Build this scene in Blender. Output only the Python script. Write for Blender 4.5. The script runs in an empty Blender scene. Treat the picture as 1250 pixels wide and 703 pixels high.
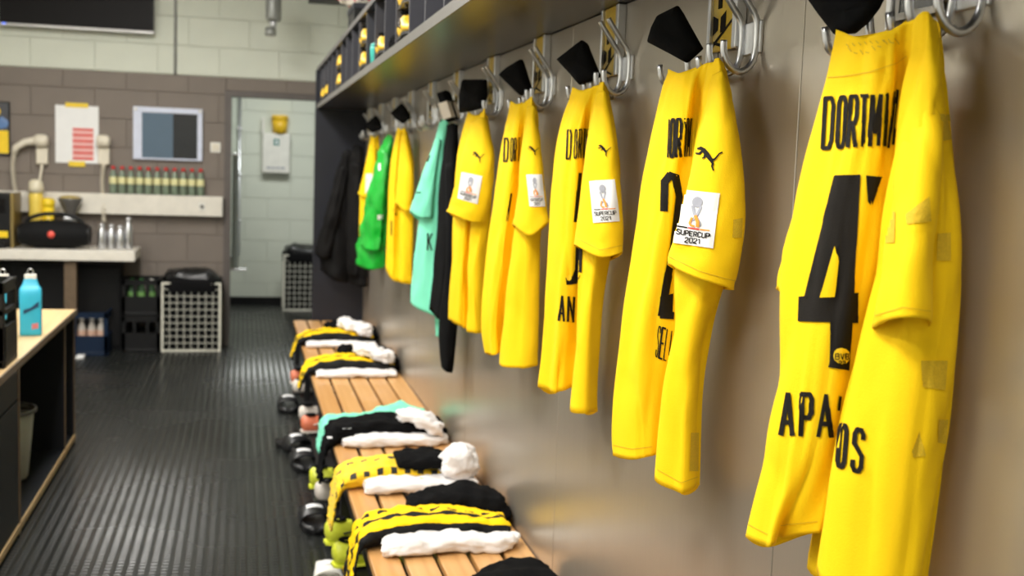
import bpy, bmesh, math, random
from mathutils import Vector, Matrix, noise
from mathutils.bvhtree import BVHTree
random.seed(7)
S = bpy.context.scene
COL = S.collection
PI = math.pi

# ------------------------------------------------------------------ camera
CAM_Z = 1.57
FPX = 1400.0
_y, _p, _r = (math.radians(a) for a in (13.353, 5.8426, 2.03))
_f = Vector((math.sin(_y)*math.cos(_p), math.cos(_y)*math.cos(_p), -math.sin(_p)))
_rt = Vector((math.cos(_y), -math.sin(_y), 0))
_up = _rt.cross(_f)
RT = math.cos(_r)*_rt + math.sin(_r)*_up
UP = -math.sin(_r)*_rt + math.cos(_r)*_up
FW = _f
CP = Vector((0, 0, CAM_Z))
cd = bpy.data.cameras.new('camera'); cam = bpy.data.objects.new('camera', cd); COL.objects.link(cam)
m = Matrix((RT, UP, -FW)).transposed().to_4x4(); m.translation = CP
cam.matrix_world = m
cd.sensor_width = 36; cd.lens = FPX/1250*36; cd.clip_start = .05
cd.dof.use_dof = True; cd.dof.focus_distance = 1.9; cd.dof.aperture_fstop = 5.2
S.camera = cam

# ------------------------------------------------------------------ light
S.view_settings.view_transform = 'Standard'; S.view_settings.look = 'None'
S.view_settings.gamma = 1; S.view_settings.exposure = 0.0
S.view_settings.use_curve_mapping = False
w = bpy.data.worlds.new('world'); S.world = w; w.use_nodes = True
w.node_tree.nodes['Background'].inputs[0].default_value = (.8, .85, .9, 1)
w.node_tree.nodes['Background'].inputs[1].default_value = .3
CEIL = 3.4
LAMPS = [(-.75, .2), (-.75, 2.6), (-.75, 5.0), (-.75, 7.4), (-1.9, 1.4), (-1.9, 6.2)]
for i, (x, y) in enumerate(LAMPS):
    l = bpy.data.lights.new('ceiling_panel_light', 'AREA'); l.shape = 'RECTANGLE'
    l.size = .55; l.size_y = 1.4; l.energy = 64; l.color = (1, .975, .93)
    o = bpy.data.objects.new('ceiling_panel_light', l); o.location = (x, y, CEIL-.09); COL.objects.link(o)
l = bpy.data.lights.new('corridor_light', 'AREA'); l.shape = 'RECTANGLE'; l.size = 1.2; l.size_y = .5; l.energy = 48
l.color = (.97, 1, .97)
o = bpy.data.objects.new('corridor_light', l); o.location = (.4, 11.3, 2.9); COL.objects.link(o)

# ------------------------------------------------------------------ helpers
def ray(x, y):
    return RT*((x-625)/FPX) - UP*((y-351.5)/FPX) + FW
def at_x(x, y, X):
    d = ray(x, y); return CP + d*(X/d.x)

MATS = {}
def mat(name, col, rough=.5, metal=0.0, var=.06, scale=12, bump=0, bscale=60, emit=0, trans=0, sheen=0, coat=0, alpha=1, spec=.5):
    if name in MATS: return MATS[name]
    m = bpy.data.materials.new(name); m.use_nodes = True
    n = m.node_tree.nodes; L = m.node_tree.links; b = n['Principled BSDF']
    b.inputs['Roughness'].default_value = rough; b.inputs['Metallic'].default_value = metal
    b.inputs['Transmission Weight'].default_value = trans
    b.inputs['Sheen Weight'].default_value = sheen
    b.inputs['Coat Weight'].default_value = coat
    b.inputs['Specular IOR Level'].default_value = spec
    b.inputs['Alpha'].default_value = alpha
    tc = n.new('ShaderNodeTexCoord'); nz = n.new('ShaderNodeTexNoise')
    nz.inputs['Scale'].default_value = scale; nz.inputs['Detail'].default_value = 4
    L.new(tc.outputs['Object'], nz.inputs['Vector'])
    mr = n.new('ShaderNodeMapRange'); mr.inputs[3].default_value = 1-var; mr.inputs[4].default_value = 1+var
    mr.inputs[1].default_value = .3; mr.inputs[2].default_value = .7
    L.new(nz.outputs[0], mr.inputs[0])
    mx = n.new('ShaderNodeVectorMath'); mx.operation = 'SCALE'; mx.inputs[0].default_value = col[:3]
    L.new(mr.outputs[0], mx.inputs[3]); L.new(mx.outputs[0], b.inputs['Base Color'])
    if emit:
        b.inputs['Emission Color'].default_value = (*col[:3], 1); b.inputs['Emission Strength'].default_value = emit
    if bump:
        n2 = n.new('ShaderNodeTexNoise'); n2.inputs['Scale'].default_value = bscale; n2.inputs['Detail'].default_value = 3
        L.new(tc.outputs['Object'], n2.inputs['Vector'])
        bp = n.new('ShaderNodeBump'); bp.inputs['Strength'].default_value = bump; bp.inputs['Distance'].default_value = .002
        L.new(n2.outputs[0], bp.inputs['Height']); L.new(bp.outputs[0], b.inputs['Normal'])
    m['_b'] = 1
    MATS[name] = m
    return m

def uv_stripes(name, c1, c2, period, duty, axis=1, rough=.7, dash=None):
    """cloth printed or knitted in two colours, stripes along one UV axis; dash = (period, duty) breaks them up"""
    if name in MATS: return MATS[name]
    m = mat(name, c1, rough, 0, .05, 20, .3, 200, sheen=.1)
    n = m.node_tree.nodes; L = m.node_tree.links; b = n['Principled BSDF']
    uv = n.new('ShaderNodeUVMap'); sp = n.new('ShaderNodeSeparateXYZ'); L.new(uv.outputs[0], sp.inputs[0])
    def pulse(out, per, du):
        a = n.new('ShaderNodeMath'); a.operation = 'DIVIDE'; a.inputs[1].default_value = per; L.new(out, a.inputs[0])
        f = n.new('ShaderNodeMath'); f.operation = 'FRACT'; L.new(a.outputs[0], f.inputs[0])
        g = n.new('ShaderNodeMath'); g.operation = 'LESS_THAN'; g.inputs[1].default_value = du; L.new(f.outputs[0], g.inputs[0])
        return g.outputs[0]
    f = pulse(sp.outputs[axis], period, duty)
    if dash:
        d = pulse(sp.outputs[1-axis], *dash)
        mm = n.new('ShaderNodeMath'); mm.operation = 'MULTIPLY'; L.new(f, mm.inputs[0]); L.new(d, mm.inputs[1]); f = mm.outputs[0]
    mix = n.new('ShaderNodeMix'); mix.data_type = 'RGBA'
    mix.inputs[6].default_value = (*c1, 1); mix.inputs[7].default_value = (*c2, 1)
    L.new(f, mix.inputs[0]); L.new(mix.outputs[2], b.inputs['Base Color'])
    return m

def tag(o, label=None, cat=None, group=None, kind=None):
    if label: o['label'] = label
    if cat: o['category'] = cat
    if group: o['group'] = group
    if kind: o['kind'] = kind
    return o
def thing(name, label, cat, loc=(0, 0, 0), rotz=0, group=None):
    o = bpy.data.objects.new(name, None); COL.objects.link(o); o.empty_display_size = .05
    o.location = loc; o.rotation_euler = (0, 0, rotz)
    return tag(o, label, cat, group)
def link(name, me, parent=None):
    o = bpy.data.objects.new(name, me); COL.objects.link(o)
    if parent: o.parent = parent
    return o
def root_loc(p):
    v = Vector((0, 0, 0))
    while p is not None: v += p.location; p = p.parent
    return v
def mesh(name, V, Fc, mt, parent=None, world=False, smooth=False, uvs=None, solid=0):
    me = bpy.data.meshes.new(name)
    if world and parent: 
        off = root_loc(parent); V = [Vector(v)-off for v in V]
    me.from_pydata([tuple(v) for v in V], [], Fc); me.materials.append(mt)
    if smooth:
        me.polygons.foreach_set('use_smooth', [True]*len(me.polygons))
    if uvs:
        ul = me.uv_layers.new(name='UVMap')
        for lp in me.loops: ul.data[lp.index].uv = uvs[lp.vertex_index]
    me.update()
    o = link(name, me, parent)
    if solid:
        md = o.modifiers.new('thickness', 'SOLIDIFY'); md.thickness = solid; md.offset = 0
    return o
def bm_obj(name, bm, mt, parent=None, smooth=False, world=False):
    me = bpy.data.meshes.new(name)
    if world and parent: bmesh.ops.translate(bm, verts=bm.verts, vec=-root_loc(parent))
    bmesh.ops.recalc_face_normals(bm, faces=bm.faces)
    bm.to_mesh(me); bm.free()
    for m_ in (mt if isinstance(mt, (list, tuple)) else [mt]): me.materials.append(m_)
    if smooth: me.polygons.foreach_set('use_smooth', [True]*len(me.polygons))
    return link(name, me, parent)
def a_box(bm, x0, x1, y0, y1, z0, z1, bev=0, seg=2):
    r = bmesh.ops.create_cube(bm, size=1)
    vs = r['verts']
    for v in vs:
        v.co = Vector(((x0+x1)/2+v.co.x*(x1-x0), (y0+y1)/2+v.co.y*(y1-y0), (z0+z1)/2+v.co.z*(z1-z0)))
    if bev:
        es = list({e for v in vs for e in v.link_edges})
        bmesh.ops.bevel(bm, geom=es, offset=bev, segments=seg, affect='EDGES', profile=.5)
def box(name, b, mt, parent=None, bev=.003, seg=2, smooth=False, world=False):
    bm = bmesh.new(); a_box(bm, *b, bev=bev, seg=seg); return bm_obj(name, bm, mt, parent, smooth, world)
def boxes(name, bs, mt, parent=None, bev=0, world=False):
    bm = bmesh.new()
    for b in bs: a_box(bm, *b, bev=bev, seg=1)
    return bm_obj(name, bm, mt, parent, False, world)
def a_lathe(bm, prof, c=(0, 0, 0), seg=24, axis='Z', ang=2*PI):
    rings = []
    for r, h in prof:
        ring = []
        for i in range(seg):
            a = 2*PI*i/seg
            p = (r*math.cos(a), r*math.sin(a), h)
            if axis == 'Y': p = (p[0], h, p[1])
            if axis == 'X': p = (h, p[0], p[1])
            ring.append(bm.verts.new((p[0]+c[0], p[1]+c[1], p[2]+c[2])))
        rings.append(ring)
    for a, b in zip(rings, rings[1:]):
        for i in range(seg):
            j = (i+1) % seg
            bm.faces.new((a[i], a[j], b[j], b[i]))
    if prof[0][0] > 1e-5: bm.faces.new(rings[0][::-1])
    if prof[-1][0] > 1e-5: bm.faces.new(rings[-1])
def lathe(name, prof, mt, parent=None, c=(0, 0, 0), seg=24, axis='Z', smooth=True, world=False):
    bm = bmesh.new(); a_lathe(bm, prof, c, seg, axis)
    bmesh.ops.remove_doubles(bm, verts=bm.verts, dist=1e-5)
    o = bm_obj(name, bm, mt, parent, smooth, world)
    return o
def catmull(pts, n, closed=False):
    pts = [Vector(p) for p in pts]; N = len(pts); out = []
    segs = N if closed else N-1
    for i in range(segs):
        if closed: p0, p1, p2, p3 = (pts[(i+k-1) % N] for k in range(4))
        else: p0, p1, p2, p3 = pts[max(i-1, 0)], pts[i], pts[i+1], pts[min(i+2, N-1)]
        for k in range(n):
            t = k/n
            out.append(.5*((2*p1)+(p2-p0)*t+(2*p0-5*p1+4*p2-p3)*t*t+(3*p1-p0-3*p2+p3)*t**3))
    if not closed: out.append(pts[-1].copy())
    return out
def a_tube(bm, pts, r, seg=8, smooth_n=0, closed=False):
    if smooth_n: pts = catmull(pts, smooth_n, closed)
    pts = [Vector(p) for p in pts]; N = len(pts); rings = []
    up = Vector((0, 0, 1)); prev = None
    for i, p in enumerate(pts):
        a = pts[(i-1) % N] if (closed or i > 0) else pts[i]; b = pts[(i+1) % N] if (closed or i < N-1) else pts[i]
        t = (b-a).normalized()
        if prev is None:
            s = t.cross(up)
            if s.length < 1e-3: s = t.cross(Vector((0, 1, 0)))
            s.normalize()
        else:
            s = prev - t*prev.dot(t); s.normalize()
        prev = s; q = t.cross(s)
        rr = r[i] if isinstance(r, (list, tuple)) else r
        rings.append([bm.verts.new(p+s*(math.cos(2*PI*k/seg)*rr)+q*(math.sin(2*PI*k/seg)*rr)) for k in range(seg)])
    R = range(N) if closed else range(N-1)
    for i in R:
        A, B = rings[i], rings[(i+1) % N]
        for k in range(seg): bm.faces.new((A[k], A[(k+1) % seg], B[(k+1) % seg], B[k]))
    if not closed:
        bm.faces.new(rings[0][::-1]); bm.faces.new(rings[-1])
def tube(name, pts, r, mt, parent=None, seg=8, smooth_n=0, closed=False, world=False):
    bm = bmesh.new(); a_tube(bm, pts, r, seg, smooth_n, closed); return bm_obj(name, bm, mt, parent, True, world)

def loft_grid(rows, nu=5, nv=5, closed=False):
    """rows of control points -> dense smooth grid"""
    rows = [catmull(r, nu, closed) for r in rows]
    cols = [catmull([r[j] for r in rows], nv) for j in range(len(rows[0]))]
    return [[cols[j][i] for j in range(len(cols))] for i in range(len(cols[0]))]
def grid_faces(G, closed=False, cap=False):
    nv, nu = len(G), len(G[0]); V = [p for r in G for p in r]; Fc = []
    for i in range(nv-1):
        for j in range(nu if closed else nu-1):
            k = (j+1) % nu
            Fc.append((i*nu+j, i*nu+k, (i+1)*nu+k, (i+1)*nu+j))
    if cap:
        Fc.append(tuple(range(nu-1, -1, -1))); Fc.append(tuple((nv-1)*nu+j for j in range(nu)))
    uvs = []
    # lengths in metres as UV
    for i in range(nv):
        for j in range(nu):
            uvs.append([0, 0])
    mid = nv//2
    acc = 0; us = [0]
    for j in range(1, nu): acc += (G[mid][j]-G[mid][j-1]).length; us.append(acc)
    acc = 0; vs = [0]
    for i in range(1, nv): acc += (G[i][nu//3]-G[i-1][nu//3]).length; vs.append(acc)
    for i in range(nv):
        for j in range(nu): uvs[i*nu+j] = (us[j], vs[i])
    return V, Fc, uvs
def wrinkle(G, amp, fh=14, fv=4, seed=0, closed=True, wrap=True):
    nv, nu = len(G), len(G[0])
    out = []
    for i in range(nv):
        row = []
        for j in range(nu):
            p = G[i][j]
            a = G[i][(j+1) % nu]-G[i][j-1]; b = G[min(i+1, nv-1)][j]-G[max(i-1, 0)][j]
            nrm = a.cross(b)
            if nrm.length > 1e-9: nrm.normalize()
            q = Vector((p.x*fh, p.y*fh, p.z*fv))+Vector((seed*3.1, seed*1.7, 0))
            d = noise.noise(q)+.5*noise.noise(q*2.3)+.3*noise.noise(q*5.1)
            row.append(p+nrm*(amp*d))
        out.append(row)
    return out

# ------------------------------------------------------------------ materials
YEL = (.94, .605, .002)
M = {}
M['yellow'] = mat('yellow_jersey_fabric', YEL, .8, 0, .03, 9, .25, 500, spec=.25)
M['yellow_dark'] = mat('yellow_perforated_mesh', (.66, .43, .008), .8, 0, .12, 500, .5, 700)
M['yellow_inside'] = mat('yellow_seam', (.70, .45, .004), .8)
M['black_print'] = mat('black_flock_print', (.012, .010, .008), .8, 0, .1, 30, .2, 400, spec=.15)
M['white_print'] = mat('white_print', (.82, .82, .82), .5, 0, .02)
M['grey_print'] = mat('grey_print', (.35, .36, .42), .5)
M['orange_print'] = mat('orange_print', (.85, .30, .03), .5)
M['red_print'] = mat('red_print', (.65, .04, .03), .5)
M['yellow_print'] = mat('yellow_print', (.9, .62, .01), .5)
M['black_cloth'] = mat('black_cloth', (.005, .005, .0054), .9, 0, .2, 15, .4, 250, spec=.06)
M['black_thick'] = mat('black_felt', (.004, .004, .0045), .95, 0, .2, 15, .2, 250, spec=.2)
M['dark_jacket'] = mat('dark_jacket_nylon', (.006, .0055, .0055), .65, 0, .3, 12, .3, 60, spec=.12)
M['mint'] = mat('mint_fabric', (.18, .74, .50), .75, 0, .06, 10, .25, 400, sheen=.1)
M['green'] = mat('green_nylon', (.005, .40, .03), .38, 0, .15, 10, .3, 60)
M['white_cloth'] = mat('white_cotton', (.78, .76, .76), .85, 0, .04, 18, .5, 160, sheen=.1)
M['steel'] = mat('satin_chrome_rod', (.62, .63, .66), .28, 1, .05, 40)
M['alu'] = mat('aluminium_strip', (.70, .71, .74), .35, .9, .05, 40)
M['anthracite'] = mat('anthracite_laminate', (.032, .032, .038), .3, 0, .08, 6, .05, 200)
M['navy'] = mat('dark_navy_laminate', (.020, .021, .028), .45, 0, .1, 6, spec=.3)
M['edge_grey'] = mat('grey_edge_band', (.135, .128, .115), .5)
M['black_metal'] = mat('black_powder_coat', (.007, .007, .0075), .5, spec=.25)
M['black_plastic'] = mat('black_plastic', (.007, .007, .0075), .45, 0, .1, 30, spec=.25)
M['white_plastic'] = mat('white_plastic', (.76, .74, .68), .4)
M['cream_plastic'] = mat('cream_plastic', (.72, .66, .54), .45)
M['white_lam'] = mat('white_laminate', (.74, .70, .62), .4)
M['red'] = mat('red_plastic', (.6, .02, .02), .4)
M['glass_dark'] = mat('dark_screen_glass', (.005, .004, .004), .45, 0, .1, 3, spec=.12)
M['rubber'] = mat('black_rubber', (.010, .010, .011), .38, 0, .15, 25, .2, 120)

def wood_mat(name, c1, c2, scale=1.0, axis='Y', rough=.4):
    m = mat(name, c1, rough, 0, .05, 10, coat=.15); n = m.node_tree.nodes; L = m.node_tree.links; b = n['Principled BSDF']
    tc = n.new('ShaderNodeTexCoord'); mp = n.new('ShaderNodeMapping')
    s = {'Y': (30, 1.2, 30), 'X': (1.2, 30, 30)}[axis]
    mp.inputs['Scale'].default_value = tuple(v*scale for v in s)
    L.new(tc.outputs['Object'], mp.inputs[0])
    nz = n.new('ShaderNodeTexNoise'); nz.inputs['Scale'].default_value = 1.0; nz.inputs['Detail'].default_value = 5
    L.new(mp.outputs[0], nz.inputs['Vector'])
    oi = n.new('ShaderNodeObjectInfo')
    ad = n.new('ShaderNodeMath'); ad.operation = 'MULTIPLY_ADD'; ad.inputs[1].default_value = .22; L.new(oi.outputs['Random'], ad.inputs[0]); L.new(nz.outputs[0], ad.inputs[2])
    cr = n.new('ShaderNodeValToRGB'); cr.color_ramp.elements[0].position = .35; cr.color_ramp.elements[1].position = .8
    cr.color_ramp.elements[0].color = (*c1, 1); cr.color_ramp.elements[1].color = (*c2, 1)
    L.new(ad.outputs[0], cr.inputs[0]); L.new(cr.outputs[0], b.inputs['Base Color'])
    return m
M['slat'] = wood_mat('beech_slat', (.66, .38, .15), (.52, .26, .085))
M['ply'] = wood_mat('pale_birch_ply', (.62, .45, .23), (.52, .35, .16), rough=.45)
M['oak'] = wood_mat('brown_wood_leg', (.16, .105, .06), (.12, .08, .045), rough=.6)

# brushed metal panelling of the stalls
def panel_mat():
    m = mat('brushed_warm_metal', (.46, .415, .35), .33, .72, .04, 3); n = m.node_tree.nodes; L = m.node_tree.links; b = n['Principled BSDF']
    tc = n.new('ShaderNodeTexCoord'); mp = n.new('ShaderNodeMapping'); mp.inputs['Scale'].default_value = (90, 90, 1.4)
    L.new(tc.outputs['Object'], mp.inputs[0])
    nz = n.new('ShaderNodeTexNoise'); nz.inputs['Scale'].default_value = 2; nz.inputs['Detail'].default_value = 3; L.new(mp.outputs[0], nz.inputs['Vector'])
    r = n.new('ShaderNodeMapRange'); r.inputs[3].default_value = .27; r.inputs[4].default_value = .42; L.new(nz.outputs[0], r.inputs[0])
    L.new(r.outputs[0], b.inputs['Roughness'])
    bp = n.new('ShaderNodeBump'); bp.inputs['Strength'].default_value = .12; bp.inputs['Distance'].default_value = .001
    L.new(nz.outputs[0], bp.inputs['Height']); L.new(bp.outputs[0], b.inputs['Normal'])
    return m
M['panel'] = panel_mat()

def floor_mat():
    m = mat('ribbed_black_rubber', (.012, .013, .012), .30, 0, .12, 2.5); n = m.node_tree.nodes; L = m.node_tree.links; b = n['Principled BSDF']
    b.inputs['Specular IOR Level'].default_value = .42
    tc = n.new('ShaderNodeTexCoord'); nz = n.new('ShaderNodeTexNoise'); nz.inputs['Scale'].default_value = 1.3; nz.inputs['Detail'].default_value = 3
    L.new(tc.outputs['Object'], nz.inputs['Vector'])
    r = n.new('ShaderNodeMapRange'); r.inputs[1].default_value = .3; r.inputs[2].default_value = .7; r.inputs[3].default_value = .20; r.inputs[4].default_value = .32
    L.new(nz.outputs[0], r.inputs[0]); L.new(r.outputs[0], b.inputs['Roughness'])
    return m
M['floor'] = floor_mat()
M['wall_grey'] = mat('taupe_painted_block', (.190, .158, .134), .65, 0, .05, 4, .5, 90)
M['mortar_grey'] = mat('taupe_painted_joint', (.180, .149, .126), .8)
M['wall_pale'] = mat('pale_green_painted_block', (.63, .655, .565), .6, 0, .03, 3, .4, 90)
M['mortar_pale'] = mat('pale_green_painted_joint', (.615, .64, .55), .8)
M['white_wall'] = mat('white_wall_paint', (.66, .66, .60), .7)
M['ceil'] = mat('ceiling_paint', (.60, .60, .56), .8)

# ------------------------------------------------------------------ setting
WX = .85; BY = 10.0
def struct(o, label=None): return tag(o, label, None, None, 'structure')
flo = struct(box('floor', (-2.7, 2.6, -1.6, 13.1, -.05, 0), M['floor'], bev=0), 'black ribbed rubber floor of the changing room')
def floor_studs():
    V = []; Fc = []
    px, py, h = .042, .034, .0022
    for i in range(int((.46+1.7)/px)):
        x = .46-px*(i+.5)
        for j in range(int((12.85-2.4)/py)):
            y = 2.4+py*(j+.5); k = len(V)
            V += [(x-.0150, y-.012, 0), (x+.0150, y-.012, 0), (x+.0150, y+.012, 0), (x-.0150, y+.012, 0), (x-.008, y-.0055, h), (x+.008, y-.0055, h), (x+.008, y+.0055, h), (x-.008, y+.0055, h)]
            Fc += [(k+4, k+5, k+6, k+7), (k, k+1, k+5, k+4), (k+1, k+2, k+6, k+5), (k+2, k+3, k+7, k+6), (k+3, k, k+4, k+7)]
    o = mesh('studs', V, Fc, M['floor'], flo); o['kind'] = 'stuff'; o['label'] = 'rows of low raised rubber studs'
floor_studs()
struct(box('ceiling', (-2.7, 1.0, -1.6, 10.1, CEIL, CEIL+.05), M['ceil'], bev=0), 'pale ceiling above the changing room')
struct(box('wall_left', (-2.75, -2.65, -1.6, 10.1, 0, CEIL), M['white_wall'], bev=0), 'white painted wall opposite the lockers')
struct(box('wall_front', (-2.7, 1.0, -1.7, -1.6, 0, CEIL), M['white_wall'], bev=0), 'white painted wall behind the viewer')
wr = struct(box('wall_right', (.87, .97, -1.6, 10.1, 0, CEIL), M['white_wall'], bev=0), 'wall clad in brushed metal panels behind the jerseys')
for k in range(-2, 6):
    y0 = 1.672+1.307*(k-1); y1 = min(y0+1.307, 8.3)
    if y0 < 8.2: box('panel', (WX, .869, y0+.0015, y1-.0015, .02, 1.958), M['panel'], wr, bev=.0012, seg=1)
# far wall: core with a door opening, block courses on it
wb = struct(boxes('wall_back', [(-2.7, -.14, BY+.012, BY+.15, 0, 2.26), (-.14, .97, BY+.012, BY+.15, 2.15, 2.26)], M['mortar_grey']), 'taupe block wall at the far end with pale upper half')
up = boxes('upper_wall', [(-2.7, .97, BY+.012, BY+.15, 2.26, CEIL)], M['mortar_pale'], wb)
def courses(parent, x0, x1, z0, z1, yf, mt, bw=.49, bh=.235, ybk=None):
    k = 0; z = z0; cache = {}
    while z < z1-.03:
        h = min(bh, z1-z)
        x = x0-(bw/2 if k % 2 else 0)
        while x < x1-.02:
            a = max(x, x0); b = min(x+bw, x1)
            if b-a > .03:
                key = (round(b-a, 3), round(h, 3))
                if key not in cache:
                    bm = bmesh.new(); a_box(bm, .0012, b-a-.0012, 0, .014, .0015, h-.0015, bev=.0022, seg=1)
                    me = bpy.data.meshes.new('block'); bm.to_mesh(me); bm.free(); me.materials.append(mt); cache[key] = me
                o = link('block', cache[key], parent); o.location = (a, yf, z)
            x += bw
        z += bh; k += 1
courses(wb, -2.65, -.142, 0, 2.255, BY, M['wall_grey'])
courses(wb, -.138, .9, 2.15, 2.255, BY, M['wall_grey'])
courses(wb, -2.65, .9, 2.265, CEIL, BY, M['wall_pale'])
wc = struct(box('wall_corridor', (-1.3, 2.6, 12.912, 13.0, 0, 3.0), M['mortar_pale'], bev=0), 'pale green block wall seen through the doorway')
courses(wc, -1.2, 1.6, 0, 2.6, 12.9, M['wall_pale'])
struct(box('wall_corridor_left', (-1.4, -1.3, 10.1, 13, 0, 3), M['white_wall'], bev=0), 'pale corridor side wall left of the doorway')
struct(box('wall_corridor_right', (2.5, 2.6, 10.1, 13, 0, 3), M['white_wall'], bev=0), 'pale corridor side wall right of the doorway')
struct(box('ceiling_corridor', (-1.4, 2.6, 10.15, 13, 3.0, 3.05), M['ceil'], bev=0), 'pale corridor ceiling')
struct(box('baseboard_corridor', (-1.25, 2.5, 12.885, 12.9, 0, .085), M['black_plastic'], bev=.002), 'black skirting along the corridor wall')
# doorway: frame, and a pale leaf swung back into the corridor
M['door_frame'] = mat('dark_grey_steel_frame', (.10, .085, .078), .5)
M['door_leaf'] = mat('pale_grey_green_door', (.50, .54, .46), .45)
M['door_plate'] = mat('grey_green_plate', (.20, .23, .21), .4)
fr = struct(boxes('trim_1', [(-.15, -.095, BY-.015, BY+.17, 0, 2.15), (-.095, .85, BY-.015, BY+.17, 2.105, 2.15), (.80, .86, BY-.015, BY+.17, 0, 2.105)], M['door_frame']), 'dark grey steel frame around the doorway')
dr = thing('glass_screen', 'narrow grey green screen panel just inside the doorway', 'screen', (-.085, BY+.22, .62))
box('panel', (0, .055, 0, .02, .02, 1.0), M['door_plate'], dr, bev=.003); box('foot_bracket', (-.01, .13, -.005, .025, 0, .02), M['alu'], dr, bev=.003)
box('top_bracket', (-.01, .06, -.005, .025, 1.0, 1.015), M['alu'], dr, bev=.003)
pp = thing('wall_pipe', 'pale vertical pipe duct on the corridor wall beside the doorway', 'pipe', (-.09, 12.86, .5))
box('duct', (-.06, .025, -.02, .039, .02, 1.95), M['door_leaf'], pp, bev=.004)
tube('pipe', [(-.06, -.03, .03), (.03, -.03, .03), (.055, -.03, .055), (.055, -.03, 1.95)], .018, M['alu'], pp, 10)
for z in (.4, .9, 1.4): box('clamp', (.03, .08, -.052, .039, z, z+.03), M['alu'], pp, bev=.003)
struct(box('trim_2', (.47, .868, 8.7, 9.0, 2.775, CEIL), mat('black_beam', (.015, .014, .013), .5), bev=.004), 'black box beam under the ceiling above the lockers')
struct(tube('trim_3', [(-.55, BY-.005, 2.26), (-.55, BY-.005, CEIL)], .011, mat('grey_conduit', (.22, .22, .21), .5)), 'thin grey conduit running up the pale upper wall')
for i, (x, y) in enumerate(LAMPS):
    t = thing('ceiling_light', ['flat white ceiling light panel above the viewer', 'flat white ceiling light panel above the nearest bench end', 'flat white ceiling light panel above the middle of the aisle', 'flat white ceiling light panel above the far end of the aisle', 'flat white ceiling light panel near the left wall behind the counter', 'flat white ceiling light panel near the left wall above the counter'][i], 'light', (x, y, CEIL-.07), 0, 'ceiling light panels')
    boxes('frame', [(-.32, -.29, -.74, .74, 0, .07), (.29, .32, -.74, .74, 0, .07), (-.29, .29, -.74, -.71, 0, .07), (-.29, .29, .71, .74, 0, .07)], M['white_plastic'], t)
    box('diffuser', (-.29, .29, -.71, .71, .02, .04), mat('lit_diffuser', (1, .97, .9), .5, emit=2.0), t, bev=0)

# ------------------------------------------------------------------ locker shelf with cubby holes
lk = thing('locker_shelf', 'long dark grey locker shelf with open cubby holes above the jerseys', 'shelf', (.51, 8.33, 1.945))
Y0, Y1 = -1.0, 8.33
def wbox(name, b, mt, par, **k): return box(name, b, mt, par, world=True, **k)
wbox('bottom_board', (.512, .868, Y0, Y1, 1.96, 1.985), M['anthracite'], lk, bev=0)
wbox('edge_band', (.506, .512, Y0, Y1, 1.957, 1.988), M['edge_grey'], lk, bev=0)
wbox('top_board', (.508, .868, Y0, Y1, 2.225, 2.245), M['anthracite'], lk, bev=0)
wbox('edge_band', (.504, .508, Y0, Y1, 2.223, 2.247), mat('dark_edge_band', (.10, .095, .09), .5), lk, bev=0)
wbox('back_board', (.855, .868, Y0, Y1, 1.985, 2.225), M['navy'], lk, bev=0)
wbox('end_panel', (.497, .868, 8.30, 8.33, .0, 2.225), M['navy'], lk, bev=.002)
div_me = None
k = 0
while True:
    y = 8.0-.33*k
    if y < -.9: break
    if div_me is None:
        bm = bmesh.new(); a_box(bm, 0, .342, -.008, .008, 0, .24, bev=.001, seg=1)
        div_me = bpy.data.meshes.new('divider'); bm.to_mesh(div_me); bm.free(); div_me.materials.append(mat('locker_divider_laminate', (.062, .062, .075), .4))
    o = link('divider', div_me, lk); o.location = Vector((.512, y, 1.985))-lk.location
    k += 1

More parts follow.
